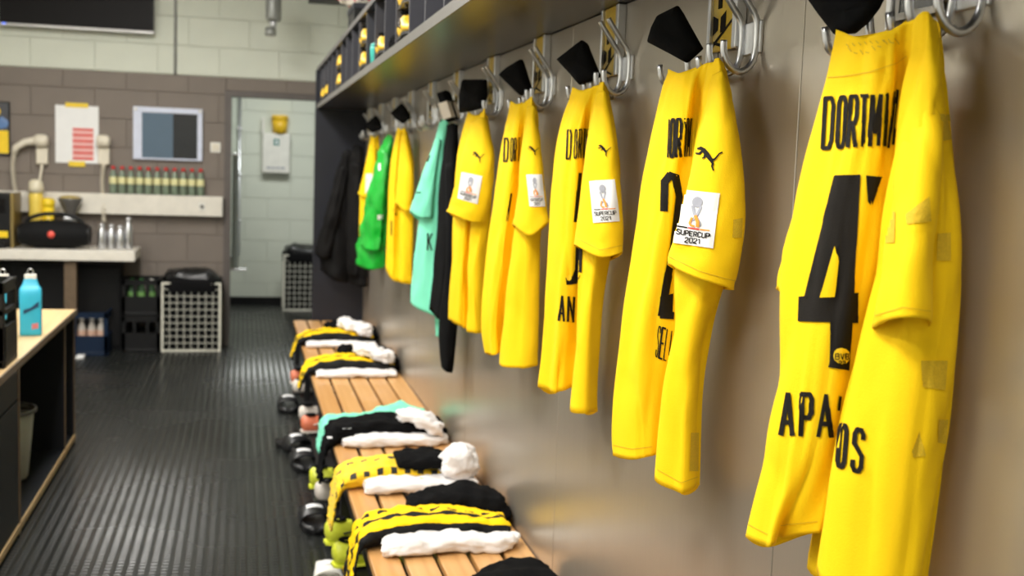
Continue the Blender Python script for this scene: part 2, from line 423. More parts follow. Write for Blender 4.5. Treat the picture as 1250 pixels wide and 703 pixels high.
# ------------------------------------------------------------------ coat hooks
HOOK_Z = 1.752
M['card_yellow'] = mat('yellow_name_card', (.62, .42, .03), .35, 0, .1, 30)
M['card_black'] = mat('black_name_card', (.012, .012, .014), .2)
def rod_pts(dy):
    # bent rod seen from the side: (outward, height)
    prof = [(.062, .162), (.056, .152), (.030, .116), (.012, .090), (.008, .068), (.009, .032), (.017, .009), (.036, -.003), (.056, .007), (.066, .028), (.067, .048)]
    return [(-o_, dy, h) for o_, h in prof]
def make_hook(name, label, card, pegs=(.036, .090, .232), low=.046):
    t = thing(name, label, 'coat hook', (WX, 0, HOOK_Z), 0, 'coat hooks along the metal wall')
    for dy in (-.100, -.040): tube('hook_rod', rod_pts(dy), .0058, M['steel'], t, seg=10, smooth_n=4)
    box('mount_plate', (-.006, 0, -.108, -.030, .03, .085), M['alu'], t, bev=.002)
    # card holder: two upright strips with a card between
    box('strip', (-.020, 0, -.038, -.020, .045, .206), M['alu'], t, bev=.002)
    box('strip', (-.020, 0, .080, .092, .02, .206), M['alu'], t, bev=.002)
    c = box('name_card', (-.013, -.009, -.020, .080, low, .206), M[card], t, bev=.001)
    if card == 'card_yellow':
        boxes('card_print', [(-.0145, -.0128, .040, .056, .122, .138), (-.0145, -.0128, .044, .052, .142, .146)], M['black_print'], c)
        V = []; Fc = []
        for q in ([(.128, .075), (.128, .112), (.104, .104), (.104, .084)], [(.128, .060), (.040, .100), (.040, .094), (.128, .052)], [(.094, .106), (.070, .116), (.070, .082), (.094, .078)], [(.122, .066), (.060, .052), (.060, .047), (.122, .060)]):
            b = len(V); V += [(-.0137, y-.05, z) for y, z in q]; Fc.append((b, b+1, b+2, b+3))
        mesh('card_print', V, Fc, M['black_print'], c)
    else:
        boxes('card_border', [(-.0145, -.0125, -.018, .078, low, low+.009), (-.0145, -.0125, .069, .078, low+.009, .206), (-.0145, -.0125, -.018, -.009, low+.009, .206)], M['white_print'], c)
    # smaller inner pegs for the clothes
    for dy in pegs:
        tube('peg', [(0, dy, .0), (-.012, dy, -.006), (-.034, dy, -.006), (-.05, dy, .006), (-.056, dy, .034)], .0062, M['steel'], t, seg=8, smooth_n=3)
    return t
def dup(root, loc, label=None, rotz=None, group=None):
    r = root.copy(); COL.objects.link(r); r.location = loc
    if rotz is not None: r.rotation_euler = (0, 0, rotz)
    if label: r['label'] = label
    if group: r['group'] = group
    def rec(src, dst):
        for ch in list(src.children):
            c = ch.copy(); COL.objects.link(c); c.parent = dst; rec(ch, c)
    rec(root, r)
    return r
ordn = ['', 'second', 'third', 'fourth', 'fifth', 'sixth', 'seventh', 'eighth', 'ninth', 'tenth', 'eleventh']
h0 = make_hook('coat_hook', 'double steel rod coat hook nearest the viewer, with a black framed card', 'card_black', (.02, .07, .185), .032); h0.location = (WX, 1.312, HOOK_Z)
h1 = make_hook('coat_hook', 'double steel rod coat hook with a yellow card, second from the right edge', 'card_yellow'); h1.location = (WX, 1.925, HOOK_Z)
for k in range(2, 11):
    dup(h1, (WX, 1.262+.6608*k, HOOK_Z), 'double steel rod coat hook with card holder, %s along the wall from the right' % (['third', 'fourth', 'fifth', 'sixth', 'seventh', 'eighth', 'ninth', 'tenth', 'eleventh'][k-2]))

# ------------------------------------------------------------------ hanging clothes
class Plane:
    """upright plane a garment hangs in: near edge by the wall, far edge swung out into the room"""
    def __init__(s, px, py, X=.79, d=(-.12, .30)):
        s.B = at_x(px, py, X); s.d = Vector((d[0], d[1], 0)).normalized(); s.n = Vector((-s.d.y, s.d.x, 0))
        if s.n.x > 0: s.n = -s.n
    def at(s, x, y, off=0):
        r = ray(x, y); t = ((s.B-CP).dot(s.n)+off)/r.dot(s.n)
        return CP+r*t
def clampw(p):
    if p.x > .840: p = Vector((.840, p.y, p.z))
    return p
def drape(G, amp, nf, nu, seed):
    """hanging folds that follow the cloth: soft swells plus thin creases, stronger towards the hem"""
    nv, n = len(G), len(G[0]); out = []
    for i in range(nv):
        v = i/(nv-1); row = []
        for j in range(n):
            p = G[i][j]
            a = G[i][(j+1) % n]-G[i][j-1]; b = G[min(i+1, nv-1)][j]-G[max(i-1, 0)][j]
            nr = a.cross(b)
            if nr.length > 1e-9: nr.normalize()
            u = j/nu; fade = 1.0 if j < nf*nu else .5
            w1 = noise.noise(Vector((u*1.0+seed*7.3, v*1.3, seed)))
            c1 = (1-min(1, abs(noise.noise(Vector((u*.75+v*1.9+seed*3.7, v*1.4-u*.25, seed*1.9))))*2.6))**2
            c2 = (1-min(1, abs(noise.noise(Vector((u*.8-v*2.6+seed*5.1, v*2.2+u*.3, seed*2.3))))*3.0))**2
            f = noise.noise(Vector((u*3.1, v*9, seed*4.1)))
            row.append(p+nr*(amp*fade*((.35+.65*v)*1.3*w1+(.5+.5*v)*.75*c1+.45*c2+.18*f)))
        out.append(row)
    return out
def cloth_tube(pl, rows, depth=.05, nu=7, nv=9, amp=.004, seed=0, back_dy=0):
    R = []
    for i, r in enumerate(rows):
        fr = [pl.at(q[0], q[1], q[2] if len(q) > 2 else 0) for q in r]
        bk = []
        last = i == len(rows)-1
        for j, q in enumerate(reversed(r)):
            w_ = math.sin(PI*(len(r)-1-j)/(len(r)-1)) if len(r) > 1 else 1
            bk.append(pl.at(q[0], q[1]+(back_dy*w_ if last else 0), min(q[2] if len(q) > 2 else 0, .02)*.3-depth*(.25+.75*w_)))
        bk = bk[1:-1] if len(bk) > 4 else [bk[len(bk)//2]]
        if len(bk) > 4: bk = bk[::2]
        R.append([clampw(p) for p in fr+bk])
    G = loft_grid(R, nu, nv, True)
    G = drape(G, amp, len(rows[0])-1, nu, seed)
    return [[clampw(p) for p in r] for r in G]
def put_cloth(name, G, mt, parent, solid=.0012):
    V, Fc, uvs = grid_faces(G, True)
    o = mesh(name, V, Fc, mt, parent, world=True, smooth=True, uvs=uvs, solid=solid)
    return o, BVHTree.FromPolygons([tuple(v) for v in V], [f for f in Fc])

def subdiv_quad(q, n, m_):
    out = []
    for i in range(n+1):
        for j in range(m_+1):
            u = i/n; v = j/m_
            a = Vector(q[0])*(1-v)+Vector(q[1])*v; b = Vector(q[3])*(1-v)+Vector(q[2])*v
            out.append(a*(1-u)+b*u)
    F_ = [(i*(m_+1)+j, i*(m_+1)+j+1, (i+1)*(m_+1)+j+1, (i+1)*(m_+1)+j) for i in range(n) for j in range(m_)]
    return out, F_
def decal(name, quads, pl, bvh, mt, parent, lift=.0026, step=5):
    """flat print pressed onto the cloth: quads outlined on the hanging plane, laid on the fabric along the plane's normal"""
    V = []; Fc = []
    for q in quads:
        lift = max(lift, .0018); q = [Vector((a[0], a[1], 0)) for a in q]
        n = max(1, int(max((q[3]-q[0]).length, (q[2]-q[1]).length)/step)); m_ = max(1, int(max((q[1]-q[0]).length, (q[2]-q[3]).length)/step))
        vs, fs = subdiv_quad(q, min(n, 40), min(m_, 40))
        idx = []
        for v in vs:
            p = pl.at(v.x, v.y, .30)
            hit = bvh.ray_cast(p, ray(v.x, v.y).normalized(), 1.2)
            if hit[0] is None: idx.append(None); continue
            nn = hit[1]; rv = -ray(v.x, v.y).normalized()
            if nn.dot(rv) < 0: nn = -nn
            idx.append(len(V)); V.append(hit[0]+(nn*.5+rv*.5).normalized()*lift)
        for f in fs:
            if all(idx[i] is not None for i in f):
                pts = [V[idx[i]] for i in f]
                if max((pts[a]-pts[b]).length for a in range(4) for b in range(a)) < .05: Fc.append(tuple(idx[i] for i in f))
    if not Fc: return None
    return mesh(name, V, Fc, mt, parent, world=True, smooth=True)

GL = {
 'D': [[(0, 0), (0, 1), (.75, 1), (1, .85), (1, .15), (.75, 0), (0, 0)]],
 'O': [[(.25, 0), (0, .12), (0, .88), (.25, 1), (.75, 1), (1, .88), (1, .12), (.75, 0), (.25, 0)]],
 'R': [[(0, 0), (0, 1), (.78, 1), (1, .88), (1, .6), (.78, .47), (0, .47)], [(.5, .47), (1, 0)]],
 'T': [[(0, 1), (1, 1)], [(.5, 1), (.5, 0)]],
 'M': [[(0, 0), (0, 1), (.5, .25), (1, 1), (1, 0)]],
 'U': [[(0, 1), (0, .12), (.25, 0), (.75, 0), (1, .12), (1, 1)]],
 'N': [[(0, 0), (0, 1), (1, 0), (1, 1)]],
 'A': [[(0, 0), (.5, 1), (1, 0)], [(.2, .3), (.8, .3)]],
 'P': [[(0, 0), (0, 1), (.78, 1), (1, .88), (1, .55), (.78, .43), (0, .43)]],
 'S': [[(1, .8), (1, .9), (.75, 1), (.25, 1), (0, .88), (0, .65), (1, .38), (1, .12), (.75, 0), (.25, 0), (0, .1), (0, .22)]],
 'E': [[(1, 1), (0, 1), (0, 0), (1, 0)], [(0, .5), (.8, .5)]],
 'L': [[(0, 1), (0, 0), (1, 0)]],
 'I': [[(.5, 0), (.5, 1)]],
 'K': [[(0, 0), (0, 1)], [(1, 1), (.05, .45)], [(.25, .58), (1, 0)]],
 'V': [[(0, 1), (.5, 0), (1, 1)]],
 'C': [[(1, .8), (1, .88), (.75, 1), (.25, 1), (0, .88), (0, .12), (.25, 0), (.75, 0), (1, .12), (1, .2)]],
 'B': [[(0, 0), (0, 1), (.75, 1), (.95, .88), (.95, .62), (.75, .52), (1, .4), (1, .12), (.75, 0), (0, 0)], [(0, .52), (.75, .52)]],
 '0': [[(.25, 0), (0, .12), (0, .88), (.25, 1), (.75, 1), (1, .88), (1, .12), (.75, 0), (.25, 0)]],
 '1': [[(.1, .8), (.5, 1), (.5, 0)]],
 '2': [[(0, .75), (0, .88), (.25, 1), (.75, 1), (1, .88), (1, .62), (0, .1), (0, 0), (1, 0)]],
 '9': [[(1, .5), (.25, .45), (0, .58), (0, .88), (.25, 1), (.75, 1), (1, .88), (1, .12), (.75, 0), (.25, 0), (0, .12), (0, .25)]],
 '7': [[(0, 1), (1, 1), (.4, 0)]],
}
def strokes(lines, wd):
    qs = []
    for ln in lines:
        for a, b in zip(ln, ln[1:]):
            wa = a[2] if len(a) > 2 else wd; wb_ = b[2] if len(b) > 2 else wd
            A = Vector((a[0], a[1])); B = Vector((b[0], b[1])); t = B-A
            if t.length < 1e-6: continue
            t.normalize(); nn = Vector((-t.y, t.x)); A2 = A-t*min(wa, 99)*.42*.5; B2 = B+t*wb_*.42*.5
            qs.append([A2+nn*wa/2, B2+nn*wb_/2, B2-nn*wb_/2, A2-nn*wa/2])
    return qs
def text_q(s, org, xs, w_, upv, wd, right=(1, 0)):
    """glyph strokes; org = base point of the first letter, xs = start offsets of the letters"""
    qs = []
    ws = w_ if isinstance(w_, (list, tuple)) else [w_]*len(s)
    for ch, x, cw in zip(s, xs, ws):
        for ln in GL[ch]:
            pts = [(org[0]+right[0]*(x+u*cw)+upv[0]*v, org[1]+right[1]*(x+u*cw)+upv[1]*v) for u, v in ln]
            qs += strokes([pts], wd if cw > wd*1.4 else max(cw*.5, wd*.5))
    return qs
def cat_q(cx, cy, s):
    """leaping cat mark, strokes of changing width"""
    def P(l): return [(cx+(x-530)*s, cy+(y-385)*s, w_*s) for x, y, w_ in l]
    L = [P([(499, 356, 5), (508, 354, 9), (516, 360, 12), (526, 373, 14), (536, 387, 11), (540, 392, 7)]),
         P([(512, 362, 6), (503, 370, 5), (494, 369, 4)]), P([(520, 372, 7), (517, 381, 5), (512, 383, 3)]),
         P([(535, 386, 9), (541, 398, 6), (539, 406, 5), (543, 418, 4)]),
         P([(537, 388, 7), (546, 386, 5), (553, 378, 4), (559, 370, 4), (567, 366, 4)])]
    return strokes(L, 4)
def patch(pl, bvh, q, parent):
    """white cup badge: q = four corners clockwise from top left"""
    pt = decal('sleeve_badge', [q], pl, bvh, M['white_print'], parent, .0032, 2)
    if not pt: return
    q = [Vector((a[0], a[1])) for a in q]
    def P(u, v): a = q[0]*(1-u)+q[1]*u; b = q[3]*(1-u)+q[2]*u; c = a*(1-v)+b*v; return (c.x, c.y)
    W = (q[1]-q[0]).length
    def S_(pts, wd): return strokes([[P(u, v) for u, v in pts]], wd*W)
    ball = [[P(.5+.13*r0*math.cos(a), .20+.10*r0*math.sin(a)) for a, r0 in ((t, 0), (t, 1), (t+.55, 1), (t+.55, .02))] for t in [i*.5236 for i in range(12)]]
    decal('badge_print', ball, pl, bvh, M['grey_print'], pt, .0046, 2)
    decal('badge_print', S_([(.40, .28), (.46, .42), (.60, .56), (.62, .62)], .07)+S_([(.60, .28), (.54, .42), (.44, .54)], .06), pl, bvh, M['grey_print'], pt, .0046, 2)
    decal('badge_print', S_([(.42, .50), (.38, .60), (.42, .64), (.5, .64)], .05)+S_([(.5, .46), (.57, .56), (.58, .64)], .08), pl, bvh, M['orange_print'], pt, .0054, 2)
    decal('badge_print', S_([(.10, .69), (.33, .69)], .035), pl, bvh, M['black_print'], pt, .0046, 2)
    decal('badge_print', S_([(.36, .69), (.62, .69)], .035), pl, bvh, M['red_print'], pt, .0046, 2)
    decal('badge_print', S_([(.65, .69), (.88, .69)], .035), pl, bvh, M['orange_print'], pt, .0046, 2)
    Q = []
    for s_, v0, u0, cw, adv, h in (('SUPERCUP', .83, .10, .072, .102, .085), ('2021', .955, .32, .072, .105, .085)):
        for i, ch in enumerate(s_):
            for ln in GL[ch]: Q += strokes([[P(u0+i*adv+u*cw, v0-v*h) for u, v in ln]], .024*W)
    decal('badge_lettering', Q, pl, bvh, M['black_print'], pt, .0048, 2)

def garment(name, label, cat, group, pl, mt, body, sleeves=(), depth=.05, amp=.009, seed=0, crumple=0):
    top = body[0]; c = pl.at(sum(q[0] for q in top)/len(top), sum(q[1] for q in top)/len(top), 0)
    low = min(pl.at(q[0], q[1]).z for q in body[-1])
    t = thing(name, label, cat, (min(c.x, .83), c.y, low), 0, group)
    G = cloth_tube(pl, body, depth, amp=amp, seed=seed)
    if crumple: G = [[clampw(p) for p in r] for r in wrinkle(G, crumple, 17, 13, seed)]
    o, bv = put_cloth('body', G, mt, t)
    res = [bv]
    for i, (rows, dp, bdy) in enumerate(sleeves):
        G = cloth_tube(pl, rows, dp, amp=amp*.7, seed=seed+5+i, back_dy=bdy)
        if crumple: G = [[clampw(p) for p in r] for r in wrinkle(G, crumple, 17, 13, seed+2)]
        o, b2 = put_cloth('sleeve', G, mt, t); res.append(b2)
    return t, res
JG = 'yellow jerseys hanging on the hooks'
def hem(pl, bvh, row, parent, off=7, wd=1.1, step=4):
    pts = [(q[0], q[1]-off) for q in row]
    decal('hem_seam', strokes([pts], wd), pl, bvh, M['yellow_inside'], parent, .0010, step)

# --- nearest jersey
pl = Plane(1135, 13)
body = [
 [(1020, 36, 0), (1042, 44, .02), (1065, 43, .025), (1088, 36, .025), (1105, 28, .02), (1116, 21, .025), (1130, 13, .03), (1143, 25, .015), (1149, 45, -.01)],
 [(1006, 105, 0), (1030, 110, .025), (1060, 110, .03), (1085, 105, .02), (1098, 100, .0), (1106, 95, .025), (1128, 90, .04), (1148, 95, .03), (1156, 100, -.01)],
 [(982, 200, 0), (1010, 205, .03), (1040, 207, .035), (1070, 205, .02), (1092, 203, -.01), (1090, 200, .03), (1120, 200, .05), (1150, 200, .03), (1166, 200, -.02)],
 [(957, 318, 0), (990, 325, .035), (1025, 328, .035), (1058, 326, .015), (1084, 325, -.02), (1068, 320, .025), (1110, 320, .045), (1150, 318, .025), (1176, 315, -.02)],
 [(953, 445, 0), (978, 455, .035), (1010, 458, .03), (1038, 456, .005), (1058, 455, -.025), (1036, 450, .03), (1090, 450, .045), (1140, 450, .03), (1168, 445, -.02)],
 [(932, 558, 0), (958, 566, .03), (988, 570, .025), (1018, 570, 0), (1035, 570, -.03), (1010, 565, .035), (1070, 570, .05), (1125, 570, .03), (1156, 560, -.02)],
 [(910, 655, 0), (938, 668, .035), (952, 656, .0), (1000, 651, .0), (1015, 655, -.03), (993, 700, .04), (1055, 745, .055), (1105, 745, .035), (1128, 735, -.02)]]
near = [[(1112, 80, -.02), (1128, 76, .015), (1146, 84, -.02)], [(1100, 150, .02), (1125, 150, .052), (1153, 150, .02)], [(1090, 230, .035), (1118, 235, .070), (1150, 230, .035)],
        [(1078, 310, .05), (1108, 318, .09), (1141, 310, .05)], [(1064, 398, .055), (1102, 388, .095), (1138, 393, .055)]]
far = [[(1014, 90, -.03), (1022, 90, -.025), (1035, 90, -.05)], [(986, 195, -.03), (1000, 196, -.02), (1018, 195, -.05)], [(961, 288, -.03), (980, 290, -.015), (1005, 288, -.05)], [(946, 352, -.03), (966, 360, -.012), (998, 355, -.05)]]
t, bv = garment('football_jersey', 'yellow jersey with a large number 4, nearest and largest on the wall', 'jersey', JG, pl, M['yellow'], body, [(near, .05, 30), (far, .04, 0)], depth=.05, seed=1)
decal('team_lettering', text_q('DORTMI', (1005, 181), [0, 17.5, 31, 44, 57, 72], [10.5, 8, 8.5, 8, 10, 3], (3.5, -61), 4.8, (1, -.06))+strokes([[(1084, 180), (1092, 112)], [(1079, 178), (1083, 114)], [(1089, 176), (1096, 110)]], 3), pl, bv[0], M['black_print'], t, .0028, 3)
decal('number', [[(1019, 215), (1051, 214), (1003, 366), (976, 390)], [(1019, 215), (1051, 214), (1046, 300), (1018, 262)], [(976, 362), (1048, 357), (1047, 394), (975, 392)], [(1020, 214), (1051, 213), (1036, 452), (1012, 448)],
                 ], pl, bv[0], M['black_print'], t, .0028, 4)
decal('counter_shape', [[(1020, 300), (1024, 318), (1019, 362), (1002, 363)]], pl, bv[0], M['yellow'], t, .0040, 3)
decal('number', [[(1057, 214), (1076, 216), (1074, 222), (1064, 250)], [(1057, 214), (1066, 216), (1062, 250), (1059, 246)]], pl, bv[0], M['black_print'], t, .0028, 4)
em = decal('emblem', [[(1027+9*r0*math.cos(a), 434+10*r0*math.sin(a)) for a, r0 in ((q, 0), (q, 1), (q+.53, 1), (q+.53, .02))] for q in [i*.5236 for i in range(12)]], pl, bv[0], M['yellow_print'], t, .0040, 3)
decal('emblem_lettering', text_q('BVB', (1020.5, 438), [0, 5, 10], 3, (.2, -7), 1.0)+text_q('09', (1023.5, 443), [0, 4], 2.2, (.1, -3.4), .8), pl, bv[0], M['black_print'], em, .0052, 2)
decal('player_lettering', text_q('APA', (954, 530), [0, 24, 45], [14, 12, 15], (2, -50), 5.8, (1, .04)), pl, bv[0], M['black_print'], t, .0028, 3)
decal('player_lettering', strokes([[(1025, 484), (1023, 500)]], 3), pl, bv[0], M['black_print'], t, .0028, 3)
decal('player_lettering', text_q('OS', (1023, 568), [0, 18], [8, 10], (4, -50), 5.6, (1, .28)), pl, bv[0], M['black_print'], t, .0028, 3)
for q in ([(1139, 138), (1158, 140), (1163, 170), (1150, 172)], [(1144, 285), (1160, 284), (1160, 318), (1143, 318)], [(1124, 440), (1156, 440), (1153, 476), (1126, 472)], [(1145, 512), (1160, 512), (1157, 542), (1144, 540)], [(1122, 525), (1130, 556), (1114, 558), (1113, 550)]):
    decal('mesh_panel', [q], pl, bv[0], M['yellow_dark'], t, .0020, 3)
for q in ([(1069, 262), (1094, 258), (1093, 296), (1072, 298)], [(1106, 262), (1134, 240), (1136, 270), (1108, 274)]):
    decal('mesh_panel', [q], pl, bv[1], M['yellow_dark'], t, .0020, 3)
decal('mesh_panel', strokes([[(1036+i*7.2, 58+5*math.sin(i*.7)+(i % 2)*4-i*.8), (1040+i*7.2, 63+5*math.sin(i*.7)-i*.8)] for i in range(9)], 1.4)+strokes([[(1034+i*7.2, 54-i*.9), (1037+i*7.2, 57-i*.9)] for i in range(9)], 1.3), pl, bv[0], M['yellow_dark'], t, .0020, 3)
decal('yoke_seam', strokes([[(1005, 95), (1030, 93), (1062, 88), (1092, 78), (1108, 68)]], 1.0), pl, bv[0], M['yellow_inside'], t, .0020, 3)
decal('hem_seam', strokes([[(1066, 386), (1102, 375), (1138, 380)]], 1.0), pl, bv[1], M['yellow_inside'], t, .0020, 3)
decal('hem_seam', strokes([[(914, 640), (938, 652)], [(952, 641), (998, 636)]], 1.0), pl, bv[0], M['yellow_inside'], t, .0020, 3)

# --- second jersey
pl = Plane(880, 72)
body = [
 [(815, 84, 0), (828, 89, .02), (845, 85, .022), (860, 78, .02), (868, 76, .02), (879, 71, .025), (888, 90, -.01)],
 [(802, 135, 0), (820, 140, .025), (838, 140, .03), (850, 138, .0), (857, 135, .03), (878, 132, .04), (895, 135, -.01)],
 [(783, 222, 0), (802, 228, .03), (822, 228, .03), (842, 226, 0), (845, 222, .03), (875, 222, .04), (905, 222, -.01)],
 [(771, 320, 0), (790, 327, .03), (810, 328, .025), (832, 326, -.01), (828, 322, .03), (862, 325, .04), (893, 322, -.01)],
 [(761, 402, 0), (780, 408, .03), (800, 409, .02), (832, 408, -.015), (823, 405, .03), (845, 410, .04), (872, 402, -.01)],
 [(752, 482, 0), (772, 488, .03), (792, 489, .02), (821, 488, -.02), (810, 487, .035), (835, 495, .045), (862, 482, -.01)],
 [(748, 556, 0), (772, 561, .028), (795, 558, .012), (815, 556, -.02), (799, 586, .04), (832, 603, .05), (859, 592, -.01)]]
near = [[(868, 92, .02), (880, 85, .035), (890, 100, .01)], [(855, 150, .04), (878, 148, .07), (900, 150, .03)], [(836, 235, .045), (872, 238, .08), (910, 235, .03)],
        [(822, 290, .05), (865, 300, .085), (907, 298, .03)], [(813, 322, .05), (855, 341, .085), (896, 354, .03)]]
far = [[(808, 110, -.03), (820, 110, -.02), (835, 110, -.04)], [(790, 200, -.03), (805, 200, -.02), (825, 200, -.05)], [(778, 300, -.03), (792, 305, -.02), (815, 300, -.05)]]
t, bv = garment('football_jersey', 'yellow jersey with a large sharp cup badge on its sleeve, second nearest', 'jersey', JG, pl, M['yellow'], body, [(near, .05, 6), (far, .05, 0)], depth=.06, seed=2)
decal('team_lettering', text_q('IORTMI', (813, 192), [2, 5.5, 12.5, 20.5, 25, 29], [1.5, 4.2, 5, 4, 3, 3], (2, -46), 3.0, (1, -.05)), pl, bv[0], M['black_print'], t, .0028, 2.5)
decal('number', strokes([[(811, 256), (812, 222), (818, 214), (825, 217), (829, 240), (822, 300), (813, 350), (808, 384), (821, 385)]], 9)+[[(806, 362), (822, 358), (821, 387), (806, 385)]], pl, bv[0], M['black_print'], t, .0028, 3)
decal('player_lettering', text_q('SELI', (798, 434), [2, 6.5, 12, 16], [2.5, 3.5, 2.8, 3], (4.5, -37), 2.3, (1, .4)), pl, bv[0], M['black_print'], t, .0028, 2.5)
patch(pl, bv[1], [(830, 231), (879, 236), (871, 303), (821, 296)], t)
decal('cat_mark', cat_q(866, 194, .427), pl, bv[1], M['black_print'], t, .0028, 2.5)
decal('mesh_panel', [[(895, 268), (906, 266), (905, 290), (894, 290)]], pl, bv[1], M['yellow_dark'], t, .0020, 2.5)
for q in ([(843, 528), (853, 528), (852, 575), (841, 575)],):
    decal('mesh_panel', [q], pl, bv[0], M['yellow_dark'], t, .0020, 2.5)
decal('hem_seam', strokes([[(815, 312), (855, 331), (897, 343)]], .9), pl, bv[1], M['yellow_inside'], t, .0020, 2.5)
decal('hem_seam', strokes([[(749, 543), (772, 548), (796, 545)], [(803, 573), (832, 589), (859, 579)]], .9), pl, bv[0], M['yellow_inside'], t, .0020, 2.5)

# --- third
pl = Plane(737, 100)
body = [
 [(699, 106, 0), (708, 110, .02), (718, 108, .022), (726, 105, .02), (730, 103, .02), (737, 100, .025), (742, 112, -.01)],
 [(682, 160, 0), (694, 164, .025), (706, 164, .028), (717, 162, 0), (719, 160, .03), (735, 158, .04), (752, 160, -.01)],
 [(673, 220, 0), (687, 224, .03), (702, 224, .03), (715, 223, -.005), (716, 220, .03), (735, 220, .04), (757, 220, -.01)],
 [(669, 300, 0), (684, 305, .03), (698, 305, .025), (712, 303, -.01), (708, 300, .03), (728, 302, .04), (748, 300, -.01)],
 [(665, 380, 0), (678, 386, .03), (692, 386, .02), (708, 385, -.015), (704, 384, .03), (720, 386, .04), (736, 380, -.01)],
 [(657, 472, 0), (672, 481, .028), (686, 478, .012), (702, 474, -.02), (697, 500, .04), (715, 505, .05), (731, 502, -.01)]]
near = [[(727, 115, .02), (736, 110, .035), (744, 118, .01)], [(718, 165, .04), (737, 165, .065), (753, 165, .03)], [(711, 220, .045), (738, 225, .075), (758, 225, .03)],
        [(704, 270, .045), (735, 280, .08), (761, 280, .03)], [(699, 298, .05), (733, 314, .08), (761, 308, .03)]]
far = [[(692, 130, -.03), (702, 130, -.02), (715, 130, -.04)], [(678, 200, -.03), (690, 200, -.02), (708, 200, -.05)], [(675, 270, -.03), (686, 274, -.02), (702, 270, -.05)]]
t, bv = garment('football_jersey', 'yellow jersey with letters AN low on its back, third from the right', 'jersey', JG, pl, M['yellow'], body, [(near, .05, 6), (far, .05, 0)], depth=.06, seed=3)
decal('team_lettering', text_q('DORTMI', (692, 194), [0, 9, 14, 18.5, 22, 26], [4.5, 2.6, 2.6, 2.2, 2.2, 1], (1.5, -35), 2.0, (1, -.08)), pl, bv[0], M['black_print'], t, .0028, 2.5)
decal('number', [[(706, 211), (710, 211), (704, 271), (700, 271)]], pl, bv[0], M['black_print'], t, .0028, 2.5)
decal('number', strokes([[(707, 303), (706, 330), (701, 342), (693, 343)]], 9), pl, bv[0], M['black_print'], t, .0028, 2.5)
decal('emblem', [[(694.5+3.2*r0*math.cos(a), 339+3.8*r0*math.sin(a)) for a, r0 in ((q, 0), (q, 1), (q+.8, 1), (q+.8, .02))] for q in [i*.7854 for i in range(8)]], pl, bv[0], M['yellow_print'], t, .0034, 3)
decal('player_lettering', text_q('AN', (682.5, 391), [0, 10.5], [6, 6.5], (1, -30), 2.6, (1, .1)), pl, bv[0], M['black_print'], t, .0028, 2.5)
patch(pl, bv[1], [(720, 221), (750, 219), (756, 270), (725, 272)], t)
decal('cat_mark', cat_q(738, 184, .21), pl, bv[1], M['black_print'], t, .0028, 2.5)
decal('hem_seam', strokes([[(701, 289), (733, 305), (761, 299)]], .8), pl, bv[1], M['yellow_inside'], t, .0020, 2.5)

# --- fourth
pl = Plane(650, 118)
body = [
 [(623, 123, 0), (630, 127, .02), (637, 126, .02), (643, 122, .02), (646, 120, .02), (650, 118, .025), (656, 132, -.01)],
 [(611, 180, 0), (620, 183, .025), (629, 183, .028), (636, 182, 0), (637, 180, .03), (648, 178, .04), (659, 180, -.01)],
 [(600, 250, 0), (611, 253, .03), (621, 253, .03), (631, 252, -.005), (631, 250, .03), (645, 250, .04), (662, 250, -.01)],
 [(592, 320, 0), (604, 324, .03), (614, 324, .025), (624, 323, -.01), (621, 321, .03), (640, 322, .04), (659, 318, -.01)],
 [(588, 390, 0), (598, 394, .03), (607, 394, .02), (617, 393, -.015), (615, 392, .03), (636, 394, .04), (658, 388, -.01)],
 [(592, 431, 0), (601, 434, .028), (609, 431, .012), (617, 428, -.02), (612, 446, .04), (635, 449, .05), (657, 446, -.01)]]
near = [[(643, 130, .02), (650, 128, .035), (656, 135, .01)], [(638, 180, .04), (648, 178, .065), (660, 180, .03)], [(633, 230, .045), (650, 232, .075), (665, 230, .03)], [(625, 274, .05), (645, 288, .08), (670, 271, .03)]]
far = [[(617, 150, -.03), (625, 150, -.02), (635, 150, -.04)], [(607, 215, -.03), (616, 215, -.02), (628, 215, -.05)], [(603, 270, -.03), (612, 273, -.02), (622, 270, -.05)]]
t, bv = garment('football_jersey', 'yellow jersey with its hem cut low, fourth from the right', 'jersey', JG, pl, M['yellow'], body, [(near, .05, 5), (far, .05, 0)], depth=.06, seed=4)
decal('team_lettering', text_q('DORT', (615.5, 197), [0, 8, 12, 16], [4.5, 2.5, 2, 2], (1, -28), 2.0, (1, -.04)), pl, bv[0], M['black_print'], t, .0028, 2.5)
decal('number', [[(623, 236), (625, 236), (620, 270), (618, 270)]], pl, bv[0], M['black_print'], t, .0028, 2.5)
patch(pl, bv[1], [(643, 213), (661, 213), (665, 252), (647, 252)], t)
decal('cat_mark', cat_q(651, 184, .165), pl, bv[1], M['black_print'], t, .0028, 2.5)

